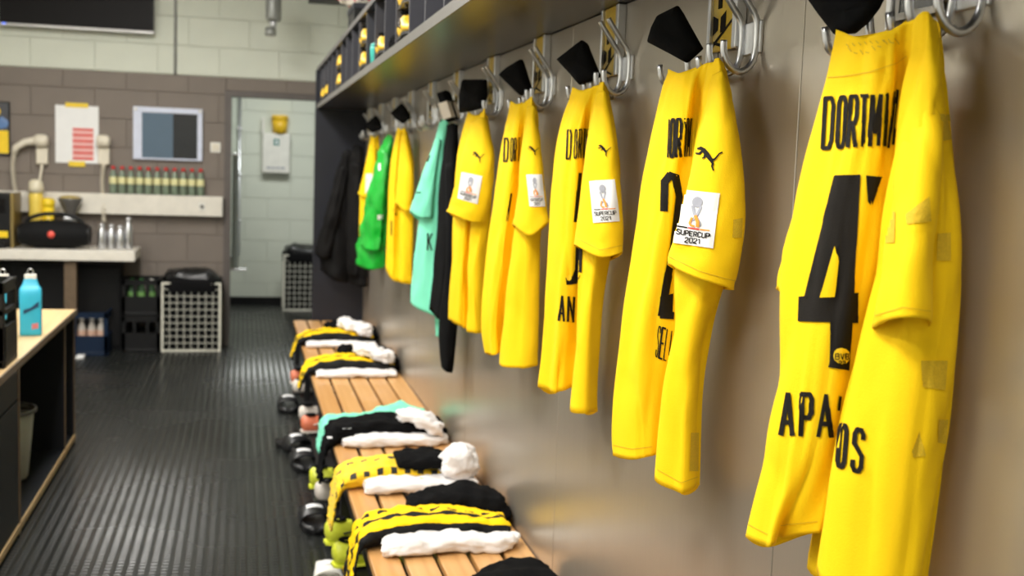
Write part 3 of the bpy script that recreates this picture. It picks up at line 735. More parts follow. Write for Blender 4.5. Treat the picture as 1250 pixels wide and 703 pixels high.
# --- fifth
pl = Plane(592, 132)
body = [
 [(571, 136, 0), (577, 140, .02), (582, 141, .02), (586, 139, .02), (588, 136, .02), (592, 132, .025), (596, 145, -.01)],
 [(558, 190, 0), (566, 193, .025), (574, 193, .028), (580, 192, 0), (582, 190, .03), (590, 190, .04), (602, 190, -.01)],
 [(553, 262, 0), (561, 264, .03), (568, 264, .028), (575, 263, 0), (576, 262, .03), (586, 262, .04), (599, 260, -.01)],
 [(551, 330, 0), (559, 333, .03), (566, 333, .025), (573, 332, -.01), (571, 331, .03), (580, 332, .04), (592, 330, -.01)],
 [(548, 390, 0), (557, 396, .028), (565, 400, .02), (572, 402, -.005), (571, 405, .03), (579, 407, .04), (590, 406, -.01)]]
near = [[(574, 148, .03), (588, 143, .045), (596, 150, .01)], [(562, 195, .05), (583, 195, .08), (604, 190, .03)], [(552, 235, .05), (577, 240, .085), (601, 240, .03)], [(546, 258, .05), (570, 270, .085), (591, 274, .03)]]
far = [[(568, 150, -.03), (575, 150, -.02), (583, 150, -.04)], [(559, 215, -.03), (566, 215, -.02), (576, 215, -.05)], [(557, 270, -.03), (564, 273, -.02), (574, 270, -.05)]]
t, bv = garment('football_jersey', 'yellow jersey beside the black long sleeve shirt, badge on its sleeve', 'jersey', JG, pl, M['yellow'], body, [(near, .05, 5), (far, .05, 0)], depth=.06, seed=5)
patch(pl, bv[1], [(564, 210), (589, 215), (583, 249), (559, 242)], t)
decal('cat_mark', cat_q(584, 192, .2), pl, bv[1], M['black_print'], t, .0028, 2.5)
decal('team_lettering', text_q('D', (573, 173), [0], [2], (.4, -7), 1.2), pl, bv[0], M['black_print'], t, .0028, 2.5)

# --- mint shirt and black long sleeve shirt
pl = Plane(559, 152)
body = [[(546, 153, 0), (552, 150, .03), (560, 153, 0)], [(538, 210, 0), (548, 212, .04), (560, 208, 0)], [(531, 300, 0), (543, 303, .04), (556, 300, 0)], [(524, 377, 0), (537, 390, .04), (552, 386, 0)]]
sl = [[(543, 200, .04), (551, 198, .05), (559, 200, .02)], [(544, 320, .05), (551, 318, .06), (560, 320, .03)], [(535, 395, .05), (547, 398, .07), (558, 396, .03)], [(538, 447, .05), (545, 454, .07), (552, 455, .03)]]
garment('long_sleeve_shirt', 'black long sleeve shirt with one sleeve hanging low, beside the mint shirt', 'shirt', None, pl, M['black_cloth'], body, [(sl, .04, 0)], seed=6)
pl = Plane(548, 147)
body = [[(536, 150, 0), (541, 145, .02), (548, 148, 0)], [(522, 205, 0), (531, 206, .03), (541, 204, 0)], [(512, 262, 0), (522, 264, .03), (537, 262, 0)], [(505, 320, 0), (517, 324, .03), (532, 322, 0)], [(500, 369, 0), (512, 378, .03), (536, 388, 0)]]
sl = [[(530, 172, .02), (534, 168, .04), (539, 174, .02)], [(512, 220, .04), (521, 224, .06), (531, 222, .03)], [(500, 258, .04), (513, 266, .06), (526, 266, .03)]]
sl2 = [[(528, 330, -.03), (532, 330, -.02), (540, 330, -.03)], [(530, 380, -.03), (535, 380, -.02), (541, 380, -.03)], [(532, 410, -.03), (536, 412, -.02), (540, 409, -.03)]]
t, bv = garment('mint_shirt', 'mint green goalkeeper shirt with black letters on the wall', 'shirt', None, pl, M['mint'], body, [(sl, .04, 4), (sl2, .03, 0)], seed=7)
decal('lettering', text_q('V', (535, 184), [0], [3], (.4, -13), 1.3)+text_q('K', (522, 305), [0], [5], (.5, -20), 1.8), pl, bv[0], M['black_print'], t, .0028, 2.5)
decal('lettering', text_q('L', (509, 235), [0], [5], (.8, -9), 1.6), pl, bv[1], M['black_print'], t, .0028, 2.5)
decal('lettering', strokes([[(518, 200, 2), (522, 197, 2), (525, 190, 1.5)]], 1.5), pl, bv[1], M['black_print'], t, .0028, 2.5)

# --- sixth jersey, green jacket, seventh jersey, dark jackets
pl = Plane(494, 156)
body = [[(485, 155, 0), (488, 158, .02), (490, 158, .02), (494, 155, .02), (498, 162, -.01)], [(477, 200, 0), (483, 203, .03), (488, 202, .005), (494, 201, .03), (505, 200, -.01)],
        [(473, 262, 0), (480, 264, .03), (486, 263, .0), (492, 262, .03), (504, 260, -.01)], [(470, 328, 0), (478, 341, .03), (486, 344, .01), (493, 346, .03), (503, 347, -.01)]]
near = [[(489, 165, .02), (495, 163, .04), (499, 168, .01)], [(485, 210, .05), (494, 212, .075), (505, 210, .03)], [(482, 248, .05), (493, 258, .075), (504, 256, .03)]]
t, bv = garment('football_jersey', 'yellow jersey hanging between the green jacket and the mint shirt', 'jersey', JG, pl, M['yellow'], body, [(near, .05, 3)], seed=8)
decal('lettering', text_q('E', (478, 287), [0], [4], (0, -17), 1.5)+strokes([[(481, 254), (483, 262)]], 3), pl, bv[0], M['black_print'], t, .0028, 2.5)
pl = Plane(480, 166, .77)
body = [[(468, 170, 0), (474, 164, .03), (481, 170, 0)], [(459, 205, 0), (467, 205, .05), (477, 200, 0)], [(448, 245, 0), (460, 245, .06), (476, 240, 0)], [(437, 290, 0), (455, 292, .06), (474, 288, 0)], [(433, 322, 0), (450, 329, .06), (470, 327, 0)]]
sl = [[(462, 185, .04), (468, 183, .06), (475, 186, .03)], [(452, 230, .06), (462, 232, .09), (472, 230, .05)], [(446, 268, .06), (456, 272, .09), (468, 270, .05)], [(440, 300, .06), (452, 306, .09), (465, 304, .05)]]
t, bv = garment('training_jacket', 'shiny bright green jacket hanging towards the far end', 'jacket', None, pl, M['green'], body, [(sl, .05, 0)], amp=.012, seed=9, crumple=.014)
decal('logo', [[(459, 200), (465, 199), (465, 208), (459, 209)]], pl, bv[1], M['white_print'], t, .003, 3)
decal('logo', [[(461, 262), (467, 262), (467, 268), (461, 268)]], pl, bv[1], M['white_print'], t, .003, 3)
pl = Plane(462, 164)
body = [[(452, 165, 0), (456, 168, .02), (459, 167, .02), (463, 165, -.01)], [(446, 200, 0), (451, 203, .03), (457, 203, .02), (465, 200, -.01)], [(439, 240, 0), (446, 243, .03), (454, 243, .02), (463, 240, -.01)], [(438, 310, 0), (446, 314, .03), (453, 314, .02), (462, 312, -.01)]]
near = [[(450, 180, .03), (455, 178, .05), (461, 182, .02)], [(443, 215, .04), (450, 216, .06), (458, 215, .03)], [(437, 236, .04), (445, 241, .06), (453, 240, .03)]]
t, bv = garment('football_jersey', 'yellow jersey half hidden behind the green jacket', 'jersey', JG, pl, M['yellow'], body, [(near, .04, 0)], seed=10)
decal('sleeve_badge', [[(447, 212), (455, 212), (453, 236), (446, 236)]], pl, bv[1], M['white_print'], t, .003, 3)
pl = Plane(443, 180, .79, (-.22, .20))
body = [[(429, 182, 0), (436, 176, .03), (443, 182, 0)], [(424, 240, 0), (434, 242, .05), (446, 240, 0)], [(424, 300, 0), (435, 302, .05), (447, 300, 0)], [(426, 345, 0), (437, 350, .05), (448, 350, 0)]]
sl = [[(427, 200, .03), (433, 198, .05), (440, 200, .03)], [(423, 270, .05), (431, 272, .07), (440, 270, .04)], [(424, 335, .05), (431, 338, .07), (438, 336, .04)]]
garment('dark_jacket', 'blackish jacket hanging directly left of the half hidden yellow jersey', 'jacket', None, pl, M['dark_jacket'], body, [(sl, .05, 0)], amp=.009, seed=11, crumple=.010)
pl = Plane(432, 185, .745, (-.30, .14))
body = [[(416, 190, 0), (424, 182, .03), (433, 188, 0)], [(402, 245, 0), (413, 250, .06), (430, 248, 0)], [(392, 292, 0), (408, 295, .06), (427, 292, 0)], [(390, 328, 0), (408, 342, .06), (425, 345, 0)]]
sl = [[(412, 205, .03), (419, 203, .05), (426, 206, .03)], [(397, 260, .05), (406, 264, .08), (415, 262, .05)], [(384, 310, .05), (393, 316, .08), (403, 314, .05)]]
garment('dark_jacket', 'black jacket at the far end, bulging out past the dark end panel', 'jacket', None, pl, mat('charcoal_jacket_nylon', (.006, .0055, .0055), .65, 0, .3, 12, .3, 60, spec=.12), body, [(sl, .06, 0)], amp=.010, seed=12, crumple=.012)

# --- black folded neck warmers on the upper hook tips
def slab(name, label, cat, group, pts, X, mt, th=.03, n=4):
    pl = Plane(sum(p[0] for p in pts)/len(pts), sum(p[1] for p in pts)/len(pts), X, (-.2, .22))
    ring = [pl.at(x, y, 0) for x, y in pts]
    # round the outline a little
    R = []
    N = len(ring)
    for i in range(N):
        a, b, c = ring[i-1], ring[i], ring[(i+1) % N]
        for t_ in (.12, .03): R.append(b+(a-b)*t_)
        for t_ in (.03, .12): R.append(b+(c-b)*t_)
    cen = sum(R, Vector())/len(R)
    low = min(R, key=lambda p: p.z)
    t = thing(name, label, cat, (low.x, low.y, low.z), 0, group)
    G = []
    for f, o_ in ((.0, .5), (.55, .50), (.90, .42), (1.0, .12), (1.0, -.12), (.90, -.42), (.55, -.5), (0, -.5)):
        G.append([clampw(cen+(p-cen)*f+pl.n*(o_*th+.006*noise.noise(p*25)*(1 if f > .2 else 0))) for p in R])
    V, Fc, uvs = grid_faces(G, True)
    mesh('cloth', V, Fc, mt, t, world=True, smooth=True)
    return t, pl
NG = 'black neck warmers on the hooks'
for pts, X, lb in (
    ([(978, -14), (1084, -14), (1072, 8), (1058, 28), (1043, 41), (1018, 42), (1000, 18)], .76, 'thick black folded cloth above the nearest jersey'),
    ([(804, 19), (827, 7), (834, 17), (857, 59), (839, 77), (815, 64), (792, 52), (797, 34)], .77, 'thick black folded cloth hung above the second nearest jersey'),
    ([(710, 49), (716, 53), (733, 94), (709, 104), (695, 89), (681, 73)], .77, 'thick black folded cloth above the third jersey from the right'),
    ([(636, 72), (642, 88), (649, 110), (636, 117), (622, 103), (610, 91), (620, 82)], .77, 'thick black folded cloth above the fourth jersey from the right'),
    ([(566, 97), (594, 97), (594, 115), (590, 132), (574, 136), (562, 138), (561, 116)], .76, 'squarish black folded cloth above the jersey beside the black shirt'),
    ([(490, 126), (496, 132), (501, 144), (492, 151), (484, 146), (478, 138)], .77, 'small black folded cloth above the jersey next to the green jacket'),
    ([(459, 141), (464, 148), (466, 158), (454, 162), (449, 158), (447, 151)], .77, 'small black folded cloth hung farthest along the wall')):
    slab('neck_warmer', lb, 'neck warmer', NG, pts, X, M['black_thick'], th=.035)
# black cap with a white tape roll
t, pl = slab('taped_roll', 'black roll with white tape wrapped around it above the mint shirt', 'roll', None, [(536, 113), (545, 110), (551, 124), (558, 146), (548, 149), (541, 128)], .75, M['black_thick'], th=.05)
ring = [pl.at(x, y, 0) for x, y in [(540.5, 127), (551, 124), (557, 143), (547, 147)]]
V = []
for s_ in (.03, -.03): V += [p+pl.n*s_ for p in ring]
mesh('white_tape', V, [(0, 1, 2, 3), (7, 6, 5, 4), (0, 4, 5, 1), (1, 5, 6, 2), (2, 6, 7, 3), (3, 7, 4, 0)], mat('cream_tape', (.72, .66, .58), .6), t, world=True)

# ------------------------------------------------------------------ bench
bn = thing('slatted_bench', 'long bench of beech slats on a black frame below the jerseys', 'bench', (.61, 4.7, 0))
bm = bmesh.new(); a_box(bm, -.0425, .0425, -3.55, 3.57, -.025, 0, bev=.004, seg=2)
slat_me = bpy.data.meshes.new('slat'); bm.to_mesh(slat_me); bm.free(); slat_me.materials.append(M['slat'])
for i in range(5):
    o = link('slat', slat_me, bn); o.location = (.410+.0985*i-.61, 0, .45)
wbox('front_rail', (.372, .412, 1.15, 8.27, .375, .424), M['black_metal'], bn)
wbox('back_rail', (.80, .84, 1.15, 8.27, .375, .424), M['black_metal'], bn)
for k in range(6):
    y = 1.672+1.307*k
    wbox('leg', (.376, .412, y-.018, y+.018, 0, .375), M['black_metal'], bn)
    wbox('leg', (.80, .836, y-.018, y+.018, 0, .375), M['black_metal'], bn)
    wbox('cross_bar', (.412, .80, y-.018, y+.018, .385, .42), M['black_metal'], bn)
wbox('shoe_shelf', (.36, .80, 1.15, 8.27, .135, .15), M['black_metal'], bn)

# ------------------------------------------------------------------ folded kit on the bench
def fold(name, label, cat, group, st, mt, amp=.006, seed=0, n=6):
    """folded cloth: stations (x, y centre, half depth, underside height, thickness)"""
    rows = []
    for (x, yc, hw, zb, h) in st:
        r = []
        for k in range(12):
            a = 2*PI*k/12
            cx = math.copysign(abs(math.cos(a))**.6, math.cos(a)); cz = math.copysign(abs(math.sin(a))**.7, math.sin(a))
            r.append(Vector((x, yc+hw*cx, zb+h/2+h/2*cz)))
        rows.append(r)
    # close both ends with a small rounded ring
    def endcap(r, d): 
        c = sum(r, Vector())/len(r); return [c+(p-c)*.45+d for p in r]
    d0 = (Vector(rows[0][0])-Vector(rows[1][0])); d0 = Vector((d0.x, 0, d0.z)); d0 = d0.normalized()*.008 if d0.length else d0
    d1 = (Vector(rows[-1][0])-Vector(rows[-2][0])); d1 = Vector((d1.x, 0, d1.z)); d1 = d1.normalized()*.008 if d1.length else d1
    rows = [endcap(rows[0], d0)]+rows+[endcap(rows[-1], d1)]
    G = loft_grid(rows, 4, n+3, True)
    lowz = [min(p.z for p in r) for r in G]
    G2 = wrinkle(G, amp*1.5, fh=20, fv=34, seed=seed)
    G2 = [[Vector((p.x, p.y, max(p.z, lz-.002))) for p in r] for r, lz in zip(G2, lowz)]
    V, Fc, uvs = grid_faces(G2, True, True)
    lo = min(V, key=lambda p: p.z)
    t = thing(name, label, cat, (st[len(st)//2][0], st[len(st)//2][1], min(s_[3] for s_ in st)), 0, group)
    mesh('cloth', V, Fc, mt, t, world=True, smooth=True, uvs=uvs)
    return t
M['yb_dash'] = uv_stripes('yellow_black_dashed_knit', YEL, (.012, .012, .012), .11, .22, 0, dash=(.05, .45))
def uv_bands(name, bands, span=.6, dash=None):
    """cloth in lengthwise colour bands, measured in metres around the fold"""
    m = mat(name, YEL, .75, 0, .05, 20, .3, 200, spec=.2); n = m.node_tree.nodes; L = m.node_tree.links; b = n['Principled BSDF']
    uv = n.new('ShaderNodeUVMap'); sp = n.new('ShaderNodeSeparateXYZ'); L.new(uv.outputs[0], sp.inputs[0])
    dv = n.new('ShaderNodeMath'); dv.operation = 'DIVIDE'; dv.inputs[1].default_value = span; L.new(sp.outputs[0], dv.inputs[0])
    cr = n.new('ShaderNodeValToRGB'); cr.color_ramp.interpolation = 'CONSTANT'; L.new(dv.outputs[0], cr.inputs[0])
    e = cr.color_ramp.elements
    e[0].position = 0; e[0].color = (*bands[0][1], 1); e[1].position = bands[1][0]/span; e[1].color = (*bands[1][1], 1)
    for u, c in bands[2:]: k = e.new(u/span); k.color = (*c, 1)
    out = cr.outputs[0]
    if dash:
        u0, u1, per, du, c = dash
        def cmp(o, op, v): q = n.new('ShaderNodeMath'); q.operation = op; q.inputs[1].default_value = v; L.new(o, q.inputs[0]); return q.outputs[0]
        def mul(a, b_): q = n.new('ShaderNodeMath'); q.operation = 'MULTIPLY'; L.new(a, q.inputs[0]); L.new(b_, q.inputs[1]); return q.outputs[0]
        f = n.new('ShaderNodeMath'); f.operation = 'FRACT'; L.new(cmp(sp.outputs[1], 'DIVIDE', per), f.inputs[0])
        msk = mul(mul(cmp(sp.outputs[0], 'GREATER_THAN', u0), cmp(sp.outputs[0], 'LESS_THAN', u1)), cmp(f.outputs[0], 'LESS_THAN', du))
        mx = n.new('ShaderNodeMix'); mx.data_type = 'RGBA'; L.new(msk, mx.inputs[0]); L.new(out, mx.inputs[6]); mx.inputs[7].default_value = (*c, 1); out = mx.outputs[2]
    L.new(out, b.inputs['Base Color'])
    return m
_K = (.008, .008, .008)
M['yb_stripe'] = uv_bands('yellow_black_banded_kit', [(0, YEL), (.135, _K), (.160, YEL), (.215, _K)], dash=(.085, .105, .055, .55, _K))
M['yb_far'] = uv_bands('yellow_black_banded_far_kit', [(0, YEL), (.150, _K), (.180, YEL), (.240, _K)])
BZ = .452
def spot(parent, pts, mt, name='logo'):
    for (x, y, z, a, b) in pts:
        mesh(name, [Vector((x-a, y-b, z)), Vector((x+a, y-b, z)), Vector((x+a, y+b, z+.002)), Vector((x-a, y+b, z+.002))], [(0, 1, 2, 3)], mt, parent, world=True)
KG = 'match kit folded on the bench'
M['purple'] = mat('purple_print', (.22, .02, .24), .6)
# nearest full pile
Y = 3.20
fold('folded_undershirt', 'white folded undershirt at the front of the nearest full pile', 'undershirt', KG, [(.415, Y+.02, .045, BZ, .040), (.47, Y+.03, .06, BZ, .046), (.58, Y+.035, .055, BZ, .05), (.68, Y+.03, .05, BZ, .045), (.77, Y+.035, .05, BZ, .04), (.815, Y+.06, .03, BZ, .03)], M['white_cloth'], .008, 1)
fold('folded_jersey', 'yellow and black kit draped over the bench edge in the nearest full pile', 'kit', KG, [(.320, Y+.16, .10, .27, .03), (.330, Y+.15, .10, .36, .04), (.350, Y+.15, .10, .44, .05), (.41, Y+.155, .10, .458, .065), (.52, Y+.165, .095, .456, .075), (.64, Y+.17, .09, .456, .07), (.74, Y+.16, .08, .455, .06), (.80, Y+.15, .06, .455, .05)], M['yb_stripe'], .008, 2)
fold('black_shorts', 'black shorts folded behind the yellow kit of the nearest full pile', 'shorts', KG, [(.53, Y+.33, .06, .47, .05), (.61, Y+.35, .085, .462, .080), (.72, Y+.35, .10, .458, .095), (.80, Y+.33, .10, .456, .085), (.832, Y+.31, .08, .455, .06)], M['black_cloth'], .010, 3)
# edge-of-frame pile
fold('black_shorts', 'black shorts at the bottom edge of the picture', 'shorts', KG, [(.60, 2.86, .06, BZ, .03), (.66, 2.88, .09, BZ, .05), (.75, 2.90, .10, BZ, .065), (.82, 2.88, .10, BZ, .05)], M['black_cloth'], .008, 4)
# second pile
Y = 3.84
t = fold('folded_undershirt', 'white folded undershirt with two yellow tabs', 'undershirt', KG, [(.43, Y+.02, .045, BZ, .04), (.5, Y+.02, .055, BZ, .046), (.62, Y+.025, .055, BZ, .046), (.72, Y+.02, .055, BZ, .042), (.80, Y+.02, .05, BZ, .04)], M['white_cloth'], .006, 5)
box('tab', (.545, .572, Y-.028, Y-.018, .472, .486), M['yellow'], t, bev=.001, world=True)
box('tab', (.61, .635, Y+.0, Y+.012, .492, .500), M['yellow'], t, bev=.001, world=True)
fold('folded_jersey', 'yellow kit with black squares draped over the bench edge', 'kit', KG, [(.315, Y+.15, .09, .30, .03), (.330, Y+.15, .10, .40, .045), (.365, Y+.15, .11, .452, .055), (.45, Y+.16, .105, .456, .07), (.56, Y+.17, .10, .456, .075), (.68, Y+.16, .09, .456, .06), (.80, Y+.16, .08, .456, .05)], M['yb_dash'], .008, 6)
fold('black_shorts', 'small black shorts lying between yellow kit and the white sock ball', 'shorts', KG, [(.55, Y+.14, .075, .51, .04), (.63, Y+.14, .09, .51, .05), (.72, Y+.13, .08, .505, .05), (.80, Y+.12, .07, .49, .04)], M['black_cloth'], .008, 7)
fold('rolled_socks', 'plump white rolled sock ball on the second pile', 'socks', KG, [(.695, Y+.05, .05, .505, .06), (.73, Y+.05, .075, .495, .105), (.77, Y+.05, .08, .493, .115), (.81, Y+.06, .06, .495, .085)], M['white_cloth'], .010, 8)
# third pile with mint kit
Y = 4.50
fold('folded_undershirt', 'white folded undershirt in front of the mint and black pile', 'undershirt', KG, [(.41, Y+.02, .045, BZ, .035), (.50, Y+.02, .055, BZ, .045), (.62, Y+.03, .055, BZ, .045), (.74, Y+.025, .055, BZ, .04), (.82, Y+.06, .05, BZ, .035)], M['white_cloth'], .006, 9)
t = fold('black_shorts', 'black kit with white marks draped over the bench edge on the mint pile', 'shorts', KG, [(.318, Y+.12, .10, .30, .03), (.335, Y+.13, .11, .40, .045), (.37, Y+.14, .12, .455, .06), (.47, Y+.15, .11, .458, .075), (.60, Y+.16, .11, .458, .085), (.72, Y+.17, .12, .458, .08), (.82, Y+.17, .11, .458, .06)], M['black_cloth'], .009, 10)
spot(t, [(.42, Y+.05, .517, .018, .006), (.35, Y+.03, .485, .010, .010)], M['white_print'])
fold('mint_kit', 'mint green kit spread under and behind the black shorts', 'kit', KG, [(.325, Y+.30, .09, .37, .03), (.345, Y+.32, .11, .44, .04), (.42, Y+.34, .13, BZ, .045), (.52, Y+.34, .12, BZ, .05), (.60, Y+.38, .14, BZ, .06), (.70, Y+.42, .15, BZ, .07), (.79, Y+.42, .12, BZ, .05)], M['mint'], .008, 11)
fold('rolled_socks', 'crumpled white socks on the mint and black pile', 'socks', KG, [(.64, Y+.10, .045, .535, .035), (.70, Y+.09, .075, .52, .06), (.76, Y+.06, .08, .495, .07), (.80, Y+.04, .06, .485, .05)], M['white_cloth'], .012, 12)
# fourth and fifth pile
for Y, a, b_ in ((6.02, 'second farthest', 20), (7.02, 'farthest', 30)):
    fold('folded_undershirt', 'white folded undershirt in the %s pile' % a, 'undershirt', KG, [(.40, Y+.03, .05, BZ, .03), (.50, Y+.03, .06, BZ, .035), (.65, Y+.03, .06, BZ, .035), (.80, Y+.03, .055, BZ, .03)], M['white_cloth'], .006, b_)
    fold('folded_jersey', 'yellow and black kit of the %s pile draped over the bench edge' % a, 'kit', KG, [(.31, Y+.16, .09, .36, .03), (.328, Y+.16, .10, .41, .04), (.36, Y+.17, .12, .452, .05), (.46, Y+.19, .13, .455, .075), (.58, Y+.20, .13, .456, .08), (.70, Y+.18, .12, .456, .065), (.80, Y+.17, .11, .456, .05)], M['yb_far'], .008, b_+1)
    fold('black_shorts', 'black shorts folded on the right of the %s pile' % a, 'shorts', KG, [(.54, Y+.36, .06, .456, .10), (.64, Y+.36, .09, .456, .115), (.76, Y+.36, .10, .456, .10), (.83, Y+.26, .14, .456, .085)], M['black_cloth'], .010, b_+2)
    fold('rolled_socks', 'crumpled white socks on top of the %s pile' % a, 'socks', KG, [(.615, Y+.24, .05, .545, .05), (.68, Y+.19, .10, .532, .07), (.75, Y+.13, .11, .515, .065), (.795, Y+.13, .07, .515, .05)], M['white_cloth'], .014, b_+3)

# ------------------------------------------------------------------ footwear
def make_boot(name, label, group, c_body, c_sole, c_mark, c_lace):
    t = thing(name, label, 'boot', group=group)
    # heel at x=0, toe at x=.28
    st = [(.000, .022, .030, .075), (.012, .033, .012, .088), (.04, .037, .008, .092), (.08, .036, .010, .088), (.12, .037, .010, .082), (.16, .042, .010, .070), (.20, .045, .010, .056), (.24, .041, .010, .044), (.268, .028, .012, .034), (.280, .010, .018, .026)]
    rows = []
    for x, hw, z0, z1 in st:
        r = []
        for k in range(12):
            a = 2*PI*k/12; cy = math.copysign(abs(math.cos(a))**.75, math.cos(a)); sz = math.sin(a)
            zc = (z0+z1)/2; r.append(Vector((x, hw*cy*(1 if sz < .3 else .88-.28*sz if x < .15 else .9), zc+(z1-z0)/2*math.copysign(abs(sz)**.6, sz))))
        rows.append(r)
    G = loft_grid(rows, 2, 3, True); V, Fc, uvs = grid_faces(G, True, True)
    mesh('upper', V, Fc, c_body, t, smooth=True, uvs=uvs)
    # collar opening and lining
    lathe('collar', [(.0, .0), (.022, .002), (.030, .008), (.026, .012), (.0, .004)], M['black_cloth'], t, (.048, 0, .086), 14)
    # sole plate and studs
    so = []
    for x, hw, z0, z1 in st: so.append([Vector((x*1.01-.002, s_*hw*.98, zz)) for s_, zz in ((-1, .012), (1, .012), (1, .002), (-1, .002))])
    V, Fc, uvs = grid_faces(so, True, True); sl = mesh('sole', V, Fc, c_sole, t)
    bm = bmesh.new()
    for x, y in ((.03, .02), (.03, -.02), (.19, .028), (.19, -.028), (.23, .02), (.23, -.02)): a_lathe(bm, [(.006, .003), (.004, -.009)], (x, y, 0), 8)
    bm_obj('stud', bm, c_sole, sl)
    # dark side marks
    for s_ in (-1, 1):
        bm = bmesh.new()
        a_tube(bm, [(.06, s_*.0375, .045), (.10, s_*.039, .052), (.135, s_*.041, .040), (.165, s_*.0435, .030)], .0035, 6, 3)
        a_tube(bm, [(.10, s_*.037, .068), (.13, s_*.040, .050), (.16, s_*.043, .046)], .003, 6, 3)
        bm_obj('side_mark', bm, c_mark, t, True)
    bm = bmesh.new()
    for i in range(5):
        x = .10+.02*i; z = .086-.0065*i
        a_tube(bm, [(x, -.02, z-.005), (x+.006, 0, z+.003), (x+.012, .02, z-.008)], .003, 6, 2)
    bm_obj('laces', bm, c_lace, t, True)
    return t
neon = mat('neon_yellow_synthetic', (.66, .71, .05), .4, 0, .08, 20)
orange_red = mat('coral_synthetic', (.75, .20, .10), .4, 0, .08, 20)
pale = mat('off_white_synthetic', (.68, .62, .55), .45, 0, .08, 20)
black_syn = mat('black_synthetic', (.015, .015, .016), .4)
teal = mat('teal_plastic', (.02, .40, .34), .4)
BG = 'boots on the rack under the bench'
def put(t, x, y, z, deg): t.location = (x, y, z); t.rotation_euler = (0, 0, math.radians(deg)); return t
b1 = put(make_boot('football_boot', 'neon yellow football boot nearest the viewer under the bench', BG, neon, neon, black_syn, M['black_cloth']), .325, 3.95, .160, 12)
dup(b1, (.315, 4.20, .160), 'neon yellow football boot just behind the nearest neon boot', math.radians(8))
b2 = put(make_boot('football_boot', 'off white football boot under the bench beside the black and yellow kit', BG, pale, black_syn, black_syn, M['white_cloth']), .310, 4.74, .160, 5)
dup(b1, (.300, 4.97, .160), 'neon yellow football boot under the mint pile', math.radians(-5))
b3 = put(make_boot('football_boot', 'coral and white boot under the bench between the middle piles', BG, orange_red, pale, pale, M['white_cloth']), .315, 6.02, .160, 5)
dup(b2, (.315, 6.27, .160), 'off white boot behind the coral boot under the bench', math.radians(0))
dup(b2, (.315, 7.05, .160), 'off white boot under the farthest pile', math.radians(4))
dup(b3, (.315, 7.38, .160), 'coral and white boot under the bench near the far piles', math.radians(4))

def make_slide(name, label, group, m_sole=None, m_strap=None):
    t = thing(name, label, 'sandal', group=group)
    # toe along +y, heel at 0
    st = [(.0, .018), (.015, .034), (.05, .040), (.10, .038), (.15, .041), (.20, .048), (.24, .044), (.265, .028), (.272, .012)]
    G = []
    for y, hw in st:
        G.append([Vector(p) for p in ((-hw, y, .002), (hw, y, .002), (hw*1.06, y, .018), (hw, y, .036), (hw*.82, y, .030), (0, y, .026), (-hw*.82, y, .030), (-hw, y, .036), (-hw*1.06, y, .018))])
    G = [[c for c in r] for r in G]
    cols = [catmull([r[j] for r in G], 3) for j in range(9)]
    G = [[cols[j][i] for j in range(9)] for i in range(len(cols[0]))]
    V, Fc, uvs = grid_faces(G, True, True); mesh('sole', V, Fc, m_sole or M['rubber'], t, smooth=True)
    rows = []
    for y, s_, h in ((.105, .043, .070), (.125, .046, .076), (.155, .049, .074), (.185, .050, .066), (.200, .050, .060)):
        rows.append([Vector((-s_*1.03, y, .014)), Vector((-s_*1.02, y, .036)), Vector((-s_*.75, y, h*.88)), Vector((0, y, h)), Vector((s_*.75, y, h*.88)), Vector((s_*1.02, y, .036)), Vector((s_*1.03, y, .014))])
    G = loft_grid(rows, 4, 2); V, Fc, uvs = grid_faces(G); sp = mesh('strap', V, Fc, m_strap or M['rubber'], t, smooth=True, uvs=uvs, solid=.006)
    rows = []
    for y, s_, h in ((.135, .0475, .0765), (.165, .0495, .0725)):
        rows.append([Vector((s_*x, y, h*(1-.13*(abs(x)/.75)**2)+.005)) for x in (-.62, -.4, -.2, 0, .2, .4, .55)])
    G = loft_grid(rows, 2, 2); V, Fc, uvs = grid_faces(G); mesh('strap_logo', V, Fc, M['white_print'], sp, smooth=True)
    return t
SG = 'black slides on the floor'
s1 = make_slide('slide_sandal', 'black slide sandal with white strap mark, largest and nearest, on the floor', SG); put(s1, .300, 5.10, 0, 186); s1.scale = (1.25, 1.15, 1.15)
for x, y, dg, lb in ((.305, 6.10, 186, 'black slide sandal close to the bench, right one of the middle pair'), (.225, 6.42, 206, 'black slide sandal set back towards the aisle, left one of the middle pair'), (.285, 7.52, 184, 'black slide sandal farthest along the bench')):
    dup(s1, (x, y, 0), lb, math.radians(dg))
s2 = make_slide('slide_sandal', 'pale slide sandal at the bottom edge beside the neon boots', SG, M['white_plastic'], M['white_plastic']); put(s2, .33, 4.38, 0, 180)

# ------------------------------------------------------------------ things in the cubby holes and on top
CG = 'boots in the cubby holes'
yel_syn = mat('yellow_synthetic', (.80, .50, .02), .4, 0, .1, 20)
c1 = put(make_boot('football_boot', 'yellow and black boot in the farthest cubby hole', CG, yel_syn, black_syn, black_syn, M['black_cloth']), .545, 7.975, 1.996, -90)
for (y, z, lb) in ((7.625, 1.996, 'yellow boot in the second farthest cubby hole'), (6.655, 1.996, 'yellow boot lying lowest in a cubby above the green jacket'), (6.655, 2.098, 'yellow boot lying on another boot above the green jacket'), (5.34, 1.996, 'yellow boot left of the teal shaker, lower of two'), (5.34, 2.098, 'yellow boot left of the teal shaker, upper of two'), (4.675, 1.996, 'yellow boot in the cubby right of the teal shaker'), (4.01, 1.996, 'yellow boot in the nearest filled cubby, lower of two'), (4.01, 2.098, 'yellow boot in the nearest filled cubby, upper of two')):
    dup(c1, (.545, y, z), lb, math.radians(-90))
t = thing('shaker_bottle', 'small teal shaker in a cubby hole', 'bottle', (.555, 4.90, 1.986))
